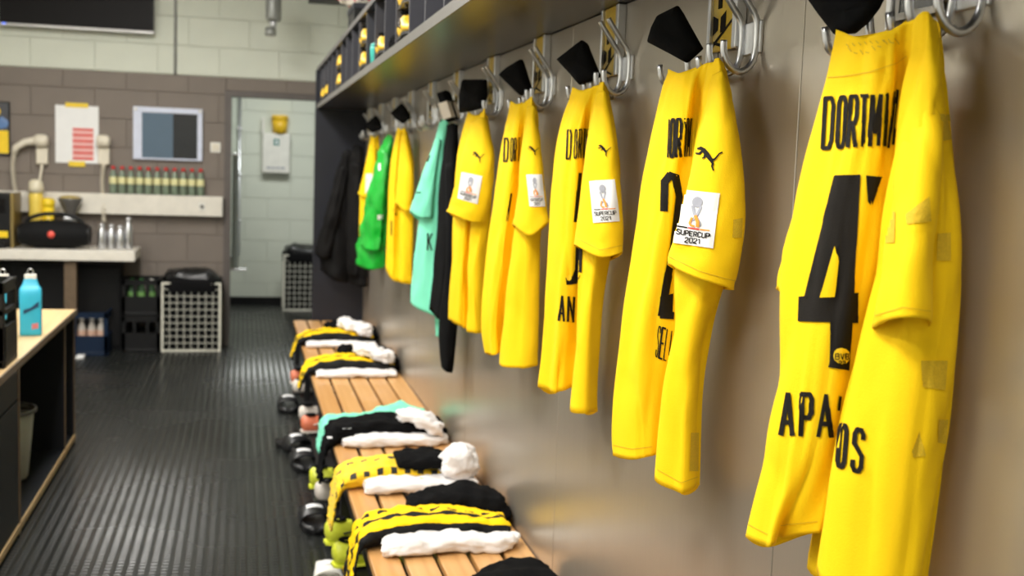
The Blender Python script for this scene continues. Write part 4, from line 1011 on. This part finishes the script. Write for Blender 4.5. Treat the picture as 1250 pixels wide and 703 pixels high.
lathe('body', [(.030, 0), (.036, .01), (.040, .07), (.038, .08)], teal, t); lathe('lid', [(.039, .079), (.036, .092), (.015, .098), (.012, .108), (.0, .108)], teal, t)
t = fold('black_gloves', 'black gloves bundled in a cubby beside the yellow boot', 'gloves', None, [(.53, 4.20, .05, 1.986, .05), (.60, 4.22, .07, 1.986, .07), (.70, 4.22, .07, 1.986, .06)], M['black_cloth'], .01, 41)
t = thing('shoe_box', 'dark box on top of the locker shelf', 'box', (.66, 6.0, 2.246)); box('base', (-.13, .16, -.17, .17, 0, .10), M['black_plastic'], t); box('lid', (-.135, .165, -.175, .175, .095, .125), M['navy'], t)
def blob(name, r, mt, par, sub=4, amp=.25, f=9, seed=0, sc=(1, 1, 1), c=(0, 0, 0), flat=True):
    bm = bmesh.new(); bmesh.ops.create_icosphere(bm, subdivisions=sub, radius=1)
    for v in bm.verts:
        d = 1+amp*(noise.noise(v.co*f*.2+Vector((seed, 0, 0)))+.6*noise.noise(v.co*f*.5+Vector((0, seed, 0))))
        p = Vector((v.co.x*sc[0], v.co.y*sc[1], v.co.z*sc[2]))*r*d
        if flat and p.z < -.8*r*sc[2]: p.z = -.8*r*sc[2]
        v.co = p+Vector(c)
    return bm_obj(name, bm, mt, par, True)
rw = mat('red_white_plastic_bag', (.75, .70, .62), .4)
n_ = rw.node_tree.nodes; L_ = rw.node_tree.links; tcx = n_.new('ShaderNodeTexCoord'); nx = n_.new('ShaderNodeTexNoise'); nx.inputs['Scale'].default_value = 14; L_.new(tcx.outputs['Object'], nx.inputs['Vector'])
crx = n_.new('ShaderNodeValToRGB'); crx.color_ramp.interpolation = 'CONSTANT'; crx.color_ramp.elements[0].color = (.75, .70, .62, 1); crx.color_ramp.elements[1].color = (.65, .05, .05, 1); crx.color_ramp.elements[1].position = .53
L_.new(nx.outputs[0], crx.inputs[0]); L_.new(crx.outputs[0], n_['Principled BSDF'].inputs['Base Color'])
t = thing('plastic_bag', 'crumpled red and white plastic bag on the dark box', 'bag', (.60, 6.0, 2.371)); blob('film', .15, rw, t, 4, .3, 12, 3, (1, 1, .75), (0, 0, .09)); 
tube('handle', [(-.02, 0, .19), (-.04, .02, .25), (.0, .03, .28), (.04, .02, .25), (.02, 0, .19)], .006, rw, t, smooth_n=3)

# ------------------------------------------------------------------ left counter unit
cu = thing('counter_unit', 'low dark counter with pale plywood top and open bays', 'counter', (-.875, 4.8, 0))
wbox('worktop', (-1.62, -.872, 2.6, 6.57, .712, .735), M['ply'], cu, bev=.002)
wbox('edge_band', (-.876, -.868, 2.6, 6.575, .706, .737), M['oak'], cu, bev=.001)
carc = mat('dark_blue_grey_laminate', (.010, .0115, .015), .5, spec=.25)
for y in (6.555, 6.22, 4.96, 2.61):
    wbox('upright', (-1.60, -.885, y-.012, y+.012, 0, .712), carc, cu, bev=.001)
    wbox('upright_edge', (-.885, -.880, y-.012, y+.012, 0, .706), M['oak'], cu, bev=.0005)
wbox('base_board', (-1.60, -.885, 2.62, 6.54, .02, .045), carc, cu, bev=.001)
wbox('base_edge', (-.885, -.878, 2.62, 6.565, .018, .047), M['ply'], cu, bev=.0005)
wbox('back_board', (-1.62, -1.60, 2.6, 6.57, 0, .712), carc, cu, bev=.001)
wbox('drawer_front', (-.900, -.883, 2.63, 4.945, .575, .70), mat('charcoal_front', (.013, .014, .016), .45, spec=.3), cu, bev=.002)
wbox('door', (-.900, -.883, 3.80, 4.945, .05, .565), MATS['charcoal_front'], cu, bev=.002)
wbox('door', (-.900, -.883, 2.63, 3.79, .05, .565), MATS['charcoal_front'], cu, bev=.002)

t = thing('waste_basket', 'grey plastic waste basket inside the open counter bay', 'bin', (-1.08, 5.66, .046))
gp = mat('grey_translucent_plastic', (.30, .31, .29), .5)
lathe('tub', [(.0, .004), (.105, .004), (.112, .02), (.140, .33), (.134, .33), (.105, .02), (.0, .012)], gp, t, seg=28)
lathe('rim', [(.138, .318), (.152, .322), (.152, .338), (.136, .338), (.138, .318)], mat('dark_grey_rim', (.12, .12, .13), .5), t, seg=28)
blob('liner', .10, mat('dark_liner', (.05, .05, .055), .4), t, 3, .3, 14, 2, (1.1, 1.1, .35), (0, 0, .30))

def crate(name, label, cat, loc, W, D, H, mt, group=None, win=2, mid=True):
    """bottle crate: base, four corner posts, top rim, rails, grip openings"""
    t = thing(name, label, cat, loc, 0, group)
    p = .035; th = .014
    bs = [(-W/2, W/2, -D/2, D/2, 0, .03)]
    for sx in (-1, 1):
        for sy in (-1, 1):
            bs.append((sx*W/2-(p if sx > 0 else 0), sx*W/2+(p if sx < 0 else 0), sy*D/2-(p if sy > 0 else 0), sy*D/2+(p if sy < 0 else 0), 0, H))
    box('base', bs[0], mt, t, bev=.004)
    for b in bs[1:]: box('corner_post', b, mt, t, bev=.006)
    rails = [(H-.045, H), (.03, .16)]+([(H*.62, H*.68)] if mid else [])
    for z0, z1 in rails:
        boxes('rail', [(-W/2+.002, W/2-.002, -D/2, -D/2+th, z0, z1), (-W/2+.002, W/2-.002, D/2-th, D/2, z0, z1), (-W/2, -W/2+th, -D/2, D/2, z0, z1), (W/2-th, W/2, -D/2, D/2, z0, z1)], mt, t)
    for k in range(1, win):
        x = -W/2+W*k/win; boxes('stile', [(x-.012, x+.012, -D/2+.001, -D/2+th, .03, H-.02)], mt, t); boxes('stile', [(x-.012, x+.012, D/2-th, D/2-.001, .03, H-.02)], mt, t)
    return t
crate('bottle_crate', 'black plastic bottle crate standing on the plywood counter', 'crate', (-1.07, 4.85, .736), .36, .27, .335, M['black_plastic'], win=2)
def bottle(name, label, loc, H, r, body, cap, label_m, group=None, cat='bottle', liquid=None):
    t = thing(name, label, cat, loc, 0, group)
    lathe('body', [(0, 0), (r*.9, 0), (r, r*.15), (r, H*.18), (r*.93, H*.28), (r, H*.38), (r, H*.60), (r*.75, H*.74), (r*.40, H*.84), (r*.38, H*.90), (0, H*.90)], body, t, seg=14)
    lathe('cap', [(0, H), (r*.52, H), (r*.52, H*.885), (0, H*.885)], cap, t, seg=12)
    lathe('wrap_label', [(r*1.015, H*.36), (r*1.02, H*.37), (r*1.02, H*.60), (r*1.015, H*.61)], label_m, t, seg=14)
    return t
pet = mat('clear_grey_bottle', (.26, .33, .24), .12, 0, .05, 20, trans=.35)
pet_g = mat('green_clear_bottle', (.10, .22, .10), .12, 0, .05, 20, trans=.3)
lab_y = mat('pale_yellow_label', (.70, .66, .35), .5, 0, .2, 60); lab_g = mat('green_label', (.20, .42, .12), .5, 0, .2, 60); lab_o = mat('orange_label', (.7, .28, .08), .5)
capb = mat('green_cap', (.05, .30, .06), .4)
for i, (x, y, lm, ll) in enumerate(((-1.15, 4.79, lab_g, 'green labelled bottle at the front of the counter crate'), (-1.00, 4.79, lab_o, 'orange labelled bottle at the front of the counter crate'), (-.96, 4.91, lab_g, 'green labelled bottle at the back of the counter crate'))):
    bottle('juice_bottle', ll, (x, y, .767), .27, .038, pet_g, capb, lm, 'bottles in the counter crate')

cy = mat('cyan_printed_carton', (.03, .42, .62), .4, 0, .10, 12)
navy_p = mat('navy_print', (.012, .05, .12), .4); pinkp = mat('pink_print', (.6, .18, .2), .4)
def pouch(label, loc, rz):
    t = thing('drink_pouch', label, 'pouch', loc, rz, 'cyan drink pouches on the counter')
    rows = []
    for z, hw, hd in ((0, .046, .030), (.015, .048, .036), (.12, .048, .036), (.205, .048, .032), (.232, .036, .016), (.275, .022, .005)):
        rows.append([Vector((hw*math.copysign(abs(math.cos(a))**.3, math.cos(a)), hd*math.copysign(abs(math.sin(a))**.4, math.sin(a)), z)) for a in [2*PI*k/12 for k in range(12)]])
    G = loft_grid(rows, 2, 3, True); V, Fc, uvs = grid_faces(G, True, True); b = mesh('bag', V, Fc, cy, t, smooth=True)
    V = [(-.03, -.0375, .10), (.035, -.0375, .135), (.035, -.0375, .16), (.0, -.0375, .13), (-.03, -.0375, .12)]
    mesh('print', V, [(0, 1, 2, 3, 4)], navy_p, b)
    mesh('print', [(.005, -.0365, .03), (.033, -.0365, .035), (.033, -.0365, .06), (.005, -.0365, .055)], [(0, 1, 2, 3)], pinkp, b)
    box('clip', (-.026, .026, -.008, .008, .258, .282), M['white_plastic'], t, bev=.003)
    tube('clip_ring', [(.012*math.cos(a), 0, .293+.014*math.sin(a)) for a in [2*PI*k/10 for k in range(10)]], .0025, M['steel'], t, closed=True)
    return t
p1 = pouch('cyan drink pouch standing clear beside the black crate', (-.945, 5.62, .736), math.radians(8))
dup(p1, (-1.06, 5.60, .736), 'cyan drink pouch just behind the black crate, its clip showing', math.radians(-5))
dup(p1, (-1.16, 5.66, .736), 'cyan drink pouch farthest left behind the black crate', math.radians(12))

# ------------------------------------------------------------------ far wall: table and what stands on it
tb = thing('side_table', 'white topped table against the far taupe wall', 'table', (-1.6, 9.68, 0))
wbox('table_top', (-2.62, -.815, 9.40, 9.93, .755, .835), M['white_lam'], tb, bev=.006)
for x in (-1.30, -2.4): wbox('leg', (x-.045, x+.045, 9.45, 9.53, 0, .755), M['oak'], tb)
t = thing('storage_cabinet', 'black cabinet in the shade under the white table', 'cabinet', (-1.95, 9.8, 0))
box('body', (-.66, 1.0, -.04, .17, .0, .70), M['black_plastic'], t); 
for x in (-.65, -.23, .19, .61): box('door', (x, x+.38, -.055, -.041, .03, .68), M['black_metal'], t, bev=.003)
# trunking rail with sockets
rl = thing('wall_rail', 'long white cable trunking rail on the taupe wall', 'rail', (-1.4, 9.95, 1.1))
wbox('rail', (-2.64, -.165, 9.90, 9.999, 1.10, 1.265), M['white_lam'], rl, bev=.004)
wbox('end_cap', (-.167, -.160, 9.898, 9.999, 1.098, 1.267), M['white_plastic'], rl, bev=.002)
sk = wbox('socket', (-.355, -.295, 9.893, 9.902, 1.145, 1.215), M['white_plastic'], rl, bev=.003)
lathe('socket_hole', [(0, 0), (.017, 0), (.017, .004), (0, .004)], M['edge_grey'], sk, (-.325+1.4, -.0585, .08), 12, 'Y')
for i in range(11):
    pos = ['leftmost', 'second', 'third', 'fourth', 'fifth', 'sixth', 'seventh', 'eighth', 'ninth', 'tenth', 'rightmost'][i]
    o = bottle('water_bottle', 'small red capped bottle on the rail, %s of eleven%s' % (pos, '' if i in (0, 10) else ' from the left'), (-1.032+.0692*i, 9.945, 1.267), .225, .031, pet, M['red'], lab_y, 'red capped bottles in a row on the rail')
# poster, picture, mirror, switch
t = thing('paper_notice', 'white paper notice with red lined boxes taped to the wall', 'notice', (-1.315, 9.99, 1.5))
box('sheet', (-.168, .165, 0, .004, .005, .47), M['white_print'], t, bev=0)
for z0, z1 in ((.455, .492), (-.022, .02)): box('tape', (-.09 if z0 > .3 else -.065, .085 if z0 > .3 else .06, -.003, .001, z0, z1), mat('yellow_tape', (.85, .60, .03), .5), t, bev=0)
for k in range(5): box('red_box', (-.035, .125, -.0015, 0, .045+.048*k, .082+.048*k), mat('pink_red_print', (.80, .42, .40), .6), t, bev=0)
for k in range(6): box('red_line', (-.035, .125, -.003, -.0016, .033+.048*k, .049+.048*k), M['red_print'], t, bev=0)
t = thing('framed_picture', 'dark picture with blue and yellow figure at the left edge', 'picture', (-1.97, 9.98, 1.545))
box('frame', (-.16, .145, 0, .018, 0, .43), M['black_plastic'], t); 
box('print', (-.15, .135, -.003, 0, .01, .42), mat('charcoal_print', (.05, .05, .06), .4), t, bev=0)
box('print', (.06, .135, -.005, -.003, .02, .20), M['yellow_print'], t, bev=0)
blob('print', .05, mat('blue_print', (.10, .20, .42), .4), t, 3, .2, 8, 1, (.9, .12, 1), (.09, -.001, .26), False)
blob('print', .03, M['yellow_print'], t, 3, .2, 8, 2, (.7, .12, 1), (.06, -.001, .35), False)
t = thing('wall_mirror', 'framed tilted mirror with pale blue border above the bottle row', 'mirror', (-.604, 9.97, 1.555))
frm = mat('pale_blue_white_frame', (.62, .66, .80), .35)
for b in ((-.275, .275, -.006, .026, .385, .43), (-.275, .275, -.006, .026, 0, .014), (-.275, -.205, -.006, .026, .014, .385), (.235, .275, -.006, .026, .014, .385)): box('frame', b, frm, t, bev=.003)
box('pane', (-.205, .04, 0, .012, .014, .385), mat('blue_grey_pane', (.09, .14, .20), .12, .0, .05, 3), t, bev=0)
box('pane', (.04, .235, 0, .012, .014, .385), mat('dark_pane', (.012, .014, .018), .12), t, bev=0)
for x in (-.255, .255): lathe('corner_screw', [(0, -.014), (.012, -.012), (.014, -.006), (0, -.006)], M['white_plastic'], t, (x, 0, .41), 10, 'Y')
t = thing('light_switch', 'square white switch beside the doorway', 'switch', (-.223, 9.99, 1.632))
box('plate', (-.042, .042, 0, .012, 0, .085), M['white_plastic'], t, bev=.004); box('rocker', (-.026, .0, -.005, 0, .016, .07), M['cream_plastic'], t, bev=.002); box('rocker', (.003, .028, -.005, 0, .016, .07), M['cream_plastic'], t, bev=.002)
# hair dryers on the wall
def dryer(label, x, z, side):
    t = thing('hair_dryer', label, 'hair dryer', (x, 9.96, z), 0, 'wall hair dryers')
    box('holder', (-.045, .045, -.02, .035, -.16, -.02), M['cream_plastic'], t, bev=.012)
    lathe('motor', [(0, -.055), (.04, -.052), (.052, -.03), (.052, .03), (.036, .05), (0, .05)], M['cream_plastic'], t, (0, -.03, .03), 18, 'X')
    if side: tube('nozzle', [(-.04, -.03, .03), (-.12, -.035, .015), (-.19, -.035, -.03), (-.205, -.035, -.08)], [.034, .03, .027, .024], M['cream_plastic'], t, 12)
    pts = [(-.205, -.035, -.08), (-.215, -.035, -.2), (-.20, -.04, -.35), (-.17, -.045, -.48)] if side else [(0, -.03, -.16), (-.01, -.03, -.3), (0, -.04, -.45), (.01, -.10, -.62)]
    # coiled cord
    P_ = catmull(pts, 40); H_ = [p+Vector((.014*math.cos(i*1.05), .014*math.sin(i*1.05), 0)) for i, p in enumerate(P_)]
    tube('coil_cord', H_, .0058, M['cream_plastic'], t, 6)
    if side: tube('lead', [(0, -.0, -.16), (-.02, -.01, -.3), (-.05, -.02, -.42)], .012, M['cream_plastic'], t, smooth_n=4)
    return t
dryer('cream wall hair dryer with its nozzle bent left and hose hanging', -1.58, 1.645, True)
dryer('cream wall hair dryer with a straight coiled cord beside the notice', -1.105, 1.66, False)
# boombox
t = thing('boombox', 'black rounded boombox speaker with a red badge on the white table', 'speaker', (-1.43, 9.58, .836))
rows = []
for x, r in ((-.262, .03), (-.255, .075), (-.235, .092), (-.15, .112), (0, .120), (.15, .112), (.235, .092), (.255, .075), (.262, .03)):
    rows.append([Vector((x, .95*r*math.cos(a), .112+r*math.sin(a)*.92)) for a in [2*PI*k/16 for k in range(16)]])
G = loft_grid(rows, 2, 3, True); V, Fc, uvs = grid_faces(G, True, True); mesh('body', V, Fc, mat('black_speaker_cloth', (.006, .006, .0065), .75, 0, .2, 200, .5, 400, spec=.2), t, smooth=True)
tube('handle', [(-.225, 0, .16), (-.19, 0, .225), (-.10, 0, .262), (0, 0, .27), (.10, 0, .262), (.19, 0, .225), (.225, 0, .16)], .016, M['black_plastic'], t, 10, 4)
lathe('badge', [(0, -.008), (.026, -.007), (.028, 0), (0, 0)], mat('red_badge', (.85, .10, .07), .4), t, (-.01, -.114, .115), 18, 'Y')
for s_ in (-1, 1):
    lathe('woofer', [(0, .02*s_), (.05, .0), (.07, .016*s_), (.078, .0), (.07, -.012*s_)], M['rubber'], t, (s_*.252, 0, .112), 18, 'X')
    box('foot', (s_*.12-.03, s_*.12+.03, -.03, .03, 0, .012), M['rubber'], t)
# steel flasks
for i, (x, h, lb) in enumerate(((-1.085, .20, 'short steel flask nearest the boombox'), (-1.015, .195, 'short steel flask, second from the boombox'), (-.945, .19, 'short steel flask left of the tall flask'), (-.885, .255, 'tall steel flask at the end of the white table'))):
    t = thing('steel_flask', lb, 'flask', (x, 9.62+.03*(i % 2), .836), 0, 'steel flasks on the table')
    lathe('body', [(0, 0), (.031, 0), (.033, .006), (.033, h*.66), (.022, h*.80), (.019, h*.86)], M['steel'], t, seg=18)
    lathe('cap', [(.021, h*.85), (.021, h*.95), (.012, h), (0, h)], M['alu'], t, seg=18)
# coffee machine at the left edge
t = thing('coffee_machine', 'black and gold coffee machine at the left edge of the table', 'coffee machine', (-1.86, 9.68, .836))
box('body', (-.17, .13, -.16, .16, 0, .42), M['black_plastic'], t, bev=.012); box('side_trim', (.118, .14, -.165, .165, .0, .425), mat('brass_trim', (.30, .22, .08), .35, .6), t, bev=.004)
box('display', (-.12, .08, -.166, -.159, .27, .38), M['glass_dark'], t); tube('spout', [(-.02, -.16, .25), (-.02, -.20, .24), (-.02, -.20, .17)], .014, M['steel'], t)
box('drip_tray', (-.13, .09, -.22, -.16, 0, .05), M['black_metal'], t); box('label_strip', (-.13, .10, -.168, -.16, .08, .13), M['yellow_print'], t)
# yellow bottles and grinder behind the boombox
yp = mat('yellow_translucent_plastic', (.80, .60, .10), .35)
t = thing('squeeze_bottle', 'tall pale yellow dispenser bottle behind the boombox', 'bottle', (-1.60, 9.79, .836))
lathe('body', [(0, 0), (.05, 0), (.055, .01), (.055, .40), (.05, .43)], yp, t, seg=20); lathe('lid', [(.058, .425), (.058, .46), (.052, .51), (.03, .53), (0, .53)], mat('pale_cream_lid', (.66, .60, .45), .3), t, seg=20)
t = thing('yellow_cup', 'small bright yellow beaker behind the boombox handle', 'cup', (-1.505, 9.77, .836))
lathe('body', [(0, 0), (.034, 0), (.045, .32), (.041, .32), (.03, .02), (0, .02)], mat('bright_yellow_plastic', (.85, .60, .02), .4), t, seg=18); lathe('rim', [(.045, .315), (.05, .33), (.05, .37), (.03, .385), (0, .385)], MATS['bright_yellow_plastic'], t, seg=18)
t = thing('coffee_grinder', 'grinder with a smoky bean hopper behind the boombox', 'grinder', (-1.345, 9.80, .836))
box('body', (-.05, .05, -.05, .05, 0, .24), M['steel'], t, bev=.01)
lathe('hopper', [(.035, .24), (.04, .27), (.09, .37), (.095, .39), (.085, .39), (.035, .28)], mat('smoky_hopper', (.14, .13, .12), .2, trans=.2), t, seg=20); blob('beans', .08, mat('pale_beans', (.40, .30, .08), .7), t, 3, .15, 20, 1, (1, 1, .25), (0, 0, .39))
# television
t = thing('television', 'wide black television high on the pale upper wall', 'television', (-1.3, 9.9, 2.575))
box('casing', (-.585, .585, 0, .05, 0, .68), M['black_plastic'], t); box('screen', (-.572, .572, -.003, 0, .022, .668), M['glass_dark'], t, bev=0)
box('bezel', (-.588, .588, -.006, .004, -.006, .016), mat('silver_bezel', (.35, .34, .33), .3, .5), t); box('status_light', (-.56, -.53, -.008, -.005, .004, .014), mat('blue_led', (.1, .2, .9), .3, emit=1.5), t, bev=0)
box('wall_bracket', (-.15, .15, .05, .098, .2, .5), M['black_metal'], t)
# spotlight hanging over the doorway
t = thing('ceiling_spotlight', 'grey tube spotlight hanging down above the doorway', 'spotlight', (.225, 9.5, 2.57))
lathe('stem', [(.012, .30), (.012, .83)], M['alu'], t, seg=10); lathe('body', [(0, .12), (.055, .12), (.062, .14), (.062, .30), (.05, .33), (0, .33)], mat('grey_lamp_metal', (.28, .29, .27), .4, .3), t, seg=20)
lathe('neck', [(.025, .06), (.03, .125)], M['alu'], t, seg=14); lathe('head', [(0, 0), (.04, .0), (.045, .02), (.04, .065), (0, .07)], MATS['grey_lamp_metal'], t, (-.02, 0, 0), 18)
lathe('lens', [(0, -.004), (.033, -.004), (.035, .001), (0, .001)], M['white_plastic'], t, (-.02, 0, 0), 14)

# ------------------------------------------------------------------ crates on the floor
def grid_bin(label, loc, W, D, H, nc, nr, mt, group):
    t = thing('wire_bin', label, 'bin', loc, 0, group)
    r = .0045
    for sy in (-1, 1):
        boxes('wire_side', [(-W/2+W*i/nc-r/2, -W/2+W*i/nc+r/2, sy*D/2-r/2, sy*D/2+r/2, .01, H) for i in range(1, nc)]+[(-W/2, W/2, sy*D/2-r/2, sy*D/2+r/2, .02+(H-.02)*j/nr-r/2, .02+(H-.02)*j/nr+r/2) for j in range(1, nr)], mt, t)
    for sx in (-1, 1):
        boxes('wire_side', [(sx*W/2-r/2, sx*W/2+r/2, -D/2+D*i/nc-r/2, -D/2+D*i/nc+r/2, .01, H) for i in range(1, nc)]+[(sx*W/2-r/2, sx*W/2+r/2, -D/2, D/2, .02+(H-.02)*j/nr-r/2, .02+(H-.02)*j/nr+r/2) for j in range(1, nr)], mt, t)
    for sx in (-1, 1):
        for sy in (-1, 1): box('corner_post', (sx*W/2-.009, sx*W/2+.009, sy*D/2-.009, sy*D/2+.009, 0, H), mt, t, bev=.003)
    for z in (.012, H-.006): tube('rim', [(-W/2, -D/2, z), (W/2, -D/2, z), (W/2, D/2, z), (-W/2, D/2, z)], .010, mt, t, closed=True)
    # black bin liner, bulging over the rim
    bl = mat('black_bin_liner', (.006, .006, .0065), .30, 0, .1, 10, spec=.4); bl2 = mat('black_bin_liner_inside', (.005, .005, .0055), .7, 0, .1, 10, spec=.1)
    rows = []
    for z, f in ((.03, .90), (H*.5, .93), (H-.05, .95), (H+.02, 1.0), (H+.012, 1.06), (H-.045, 1.07), (H-.075, 1.055)):
        rows.append([Vector((W/2*f*math.copysign(abs(math.cos(a))**.35, math.cos(a)), D/2*f*math.copysign(abs(math.sin(a))**.35, math.sin(a)), z+.012*noise.noise(Vector((a*3, z*9, loc[0]))))) for a in [2*PI*k/24 for k in range(24)]])
    G = loft_grid(rows, 2, 3, True); G = wrinkle(G, .006, 30, 30, 3); V, Fc, uvs = grid_faces(G, True); mesh('liner', V, Fc, bl2, t, smooth=True)
    rows = []
    for f, z in ((1.0, H+.02), (.86, H+.075), (.5, H+.095), (.05, H+.085)):
        rows.append([Vector((W/2*f*math.copysign(abs(math.cos(a))**.5, math.cos(a)), D/2*f*math.copysign(abs(math.sin(a))**.5, math.sin(a)), z+.03*noise.noise(Vector((math.cos(a)*2*f, math.sin(a)*2*f, loc[0]))))) for a in [2*PI*k/24 for k in range(24)]])
    G = loft_grid(rows, 2, 3, True); G = wrinkle(G, .014, 18, 18, 5); V, Fc, uvs = grid_faces(G, True, True); mesh('bag_top', V, Fc, bl, t, smooth=True)
    return t
ww = mat('white_wire_coating', (.72, .70, .60), .4)
WG = 'square wire bins with black liners'
grid_bin('white wire bin with a shiny black bag beside the doorway', (-.395, 9.80, 0), .452, .34, .57, 8, 10, ww, WG)
grid_bin('wire bin with a black bag standing in the corridor', (.66, 12.5, 0), .44, .36, .60, 8, 10, ww, WG)
crate('drink_crate', 'black drink crate on the floor, lower of the stack', 'crate', (-.785, 9.79, 0), .30, .36, .295, M['black_plastic'], 'stacked black crates', win=3, mid=False)
crate('drink_crate', 'black drink crate on top of the stack beside the wire bin', 'crate', (-.785, 9.79, .297), .30, .36, .295, M['black_plastic'], 'stacked black crates', win=3, mid=False)
for i, (x, y, ll) in enumerate(((-.86, 9.70, 'left bottle in the upper black crate'), (-.79, 9.70, 'middle bottle in the upper black crate'), (-.71, 9.70, 'white capped bottle in the upper black crate'))):
    bottle('drink_bottle', ll, (x, y, .329), .26, .032, pet_g, M['white_plastic'] if i == 2 else capb, lab_g, 'bottles in the upper black crate')
blue = mat('dark_blue_plastic', (.004, .014, .038), .45, spec=.25)
crate('bottle_crate', 'dark blue bottle crate on the floor under the white table', 'crate', (-1.155, 9.62, 0), .27, .36, .345, blue, win=1, mid=False)
for i, x in enumerate((-1.225, -1.15, -1.08)):
    bottle('milk_bottle', 'pale bottle in the blue crate, %s of the front row' % ['left', 'middle', 'right'][i], (x, 9.53, .032), .27, .034, mat('milky_bottle', (.55, .50, .45), .3), M['white_plastic'], mat('peach_label', (.62, .40, .30), .5), 'bottles in the blue crate')
t = thing('paper_scrap', 'small white folded paper on the floor beside the counter end', 'paper', (-1.215, 9.36, 0)); box('sheet', (-.03, .03, -.05, .05, 0, .012), M['white_print'], t, bev=.003); box('sheet', (-.026, .034, -.04, .045, .013, .022), M['white_print'], t, bev=.003)

# ------------------------------------------------------------------ corridor dispenser
t = thing('soap_dispenser', 'white wall box dispenser on the corridor wall', 'dispenser', (.355, 12.80, 1.45))
box('body', (-.148, .145, 0, .098, 0, .43), M['white_plastic'], t, bev=.012)
box('emblem', (-.03, .03, -.003, .001, .30, .37), mat('dark_teal_print', (.06, .22, .20), .4), t, bev=0)
box('emblem', (-.01, .012, -.005, -.002, .315, .355), M['white_print'], t, bev=0)
for k in range(4): box('caption', (-.10+.05*k, -.06+.05*k, -.003, .001, .05, .068), M['grey_print'], t, bev=0)
box('side_latch', (-.155, -.13, .02, .07, .42, .60), M['white_plastic'], t, bev=.005)
t = thing('yellow_bucket', 'yellow lidded tub standing on the corridor dispenser', 'tub', (.39, 12.85, 1.881))
lathe('body', [(0, 0), (.075, 0), (.086, .15), (0, .15)], mat('deep_yellow_plastic', (.78, .48, .02), .4), t, seg=20); lathe('lid', [(.090, .148), (.092, .175), (.085, .195), (0, .20)], MATS['deep_yellow_plastic'], t, seg=20)
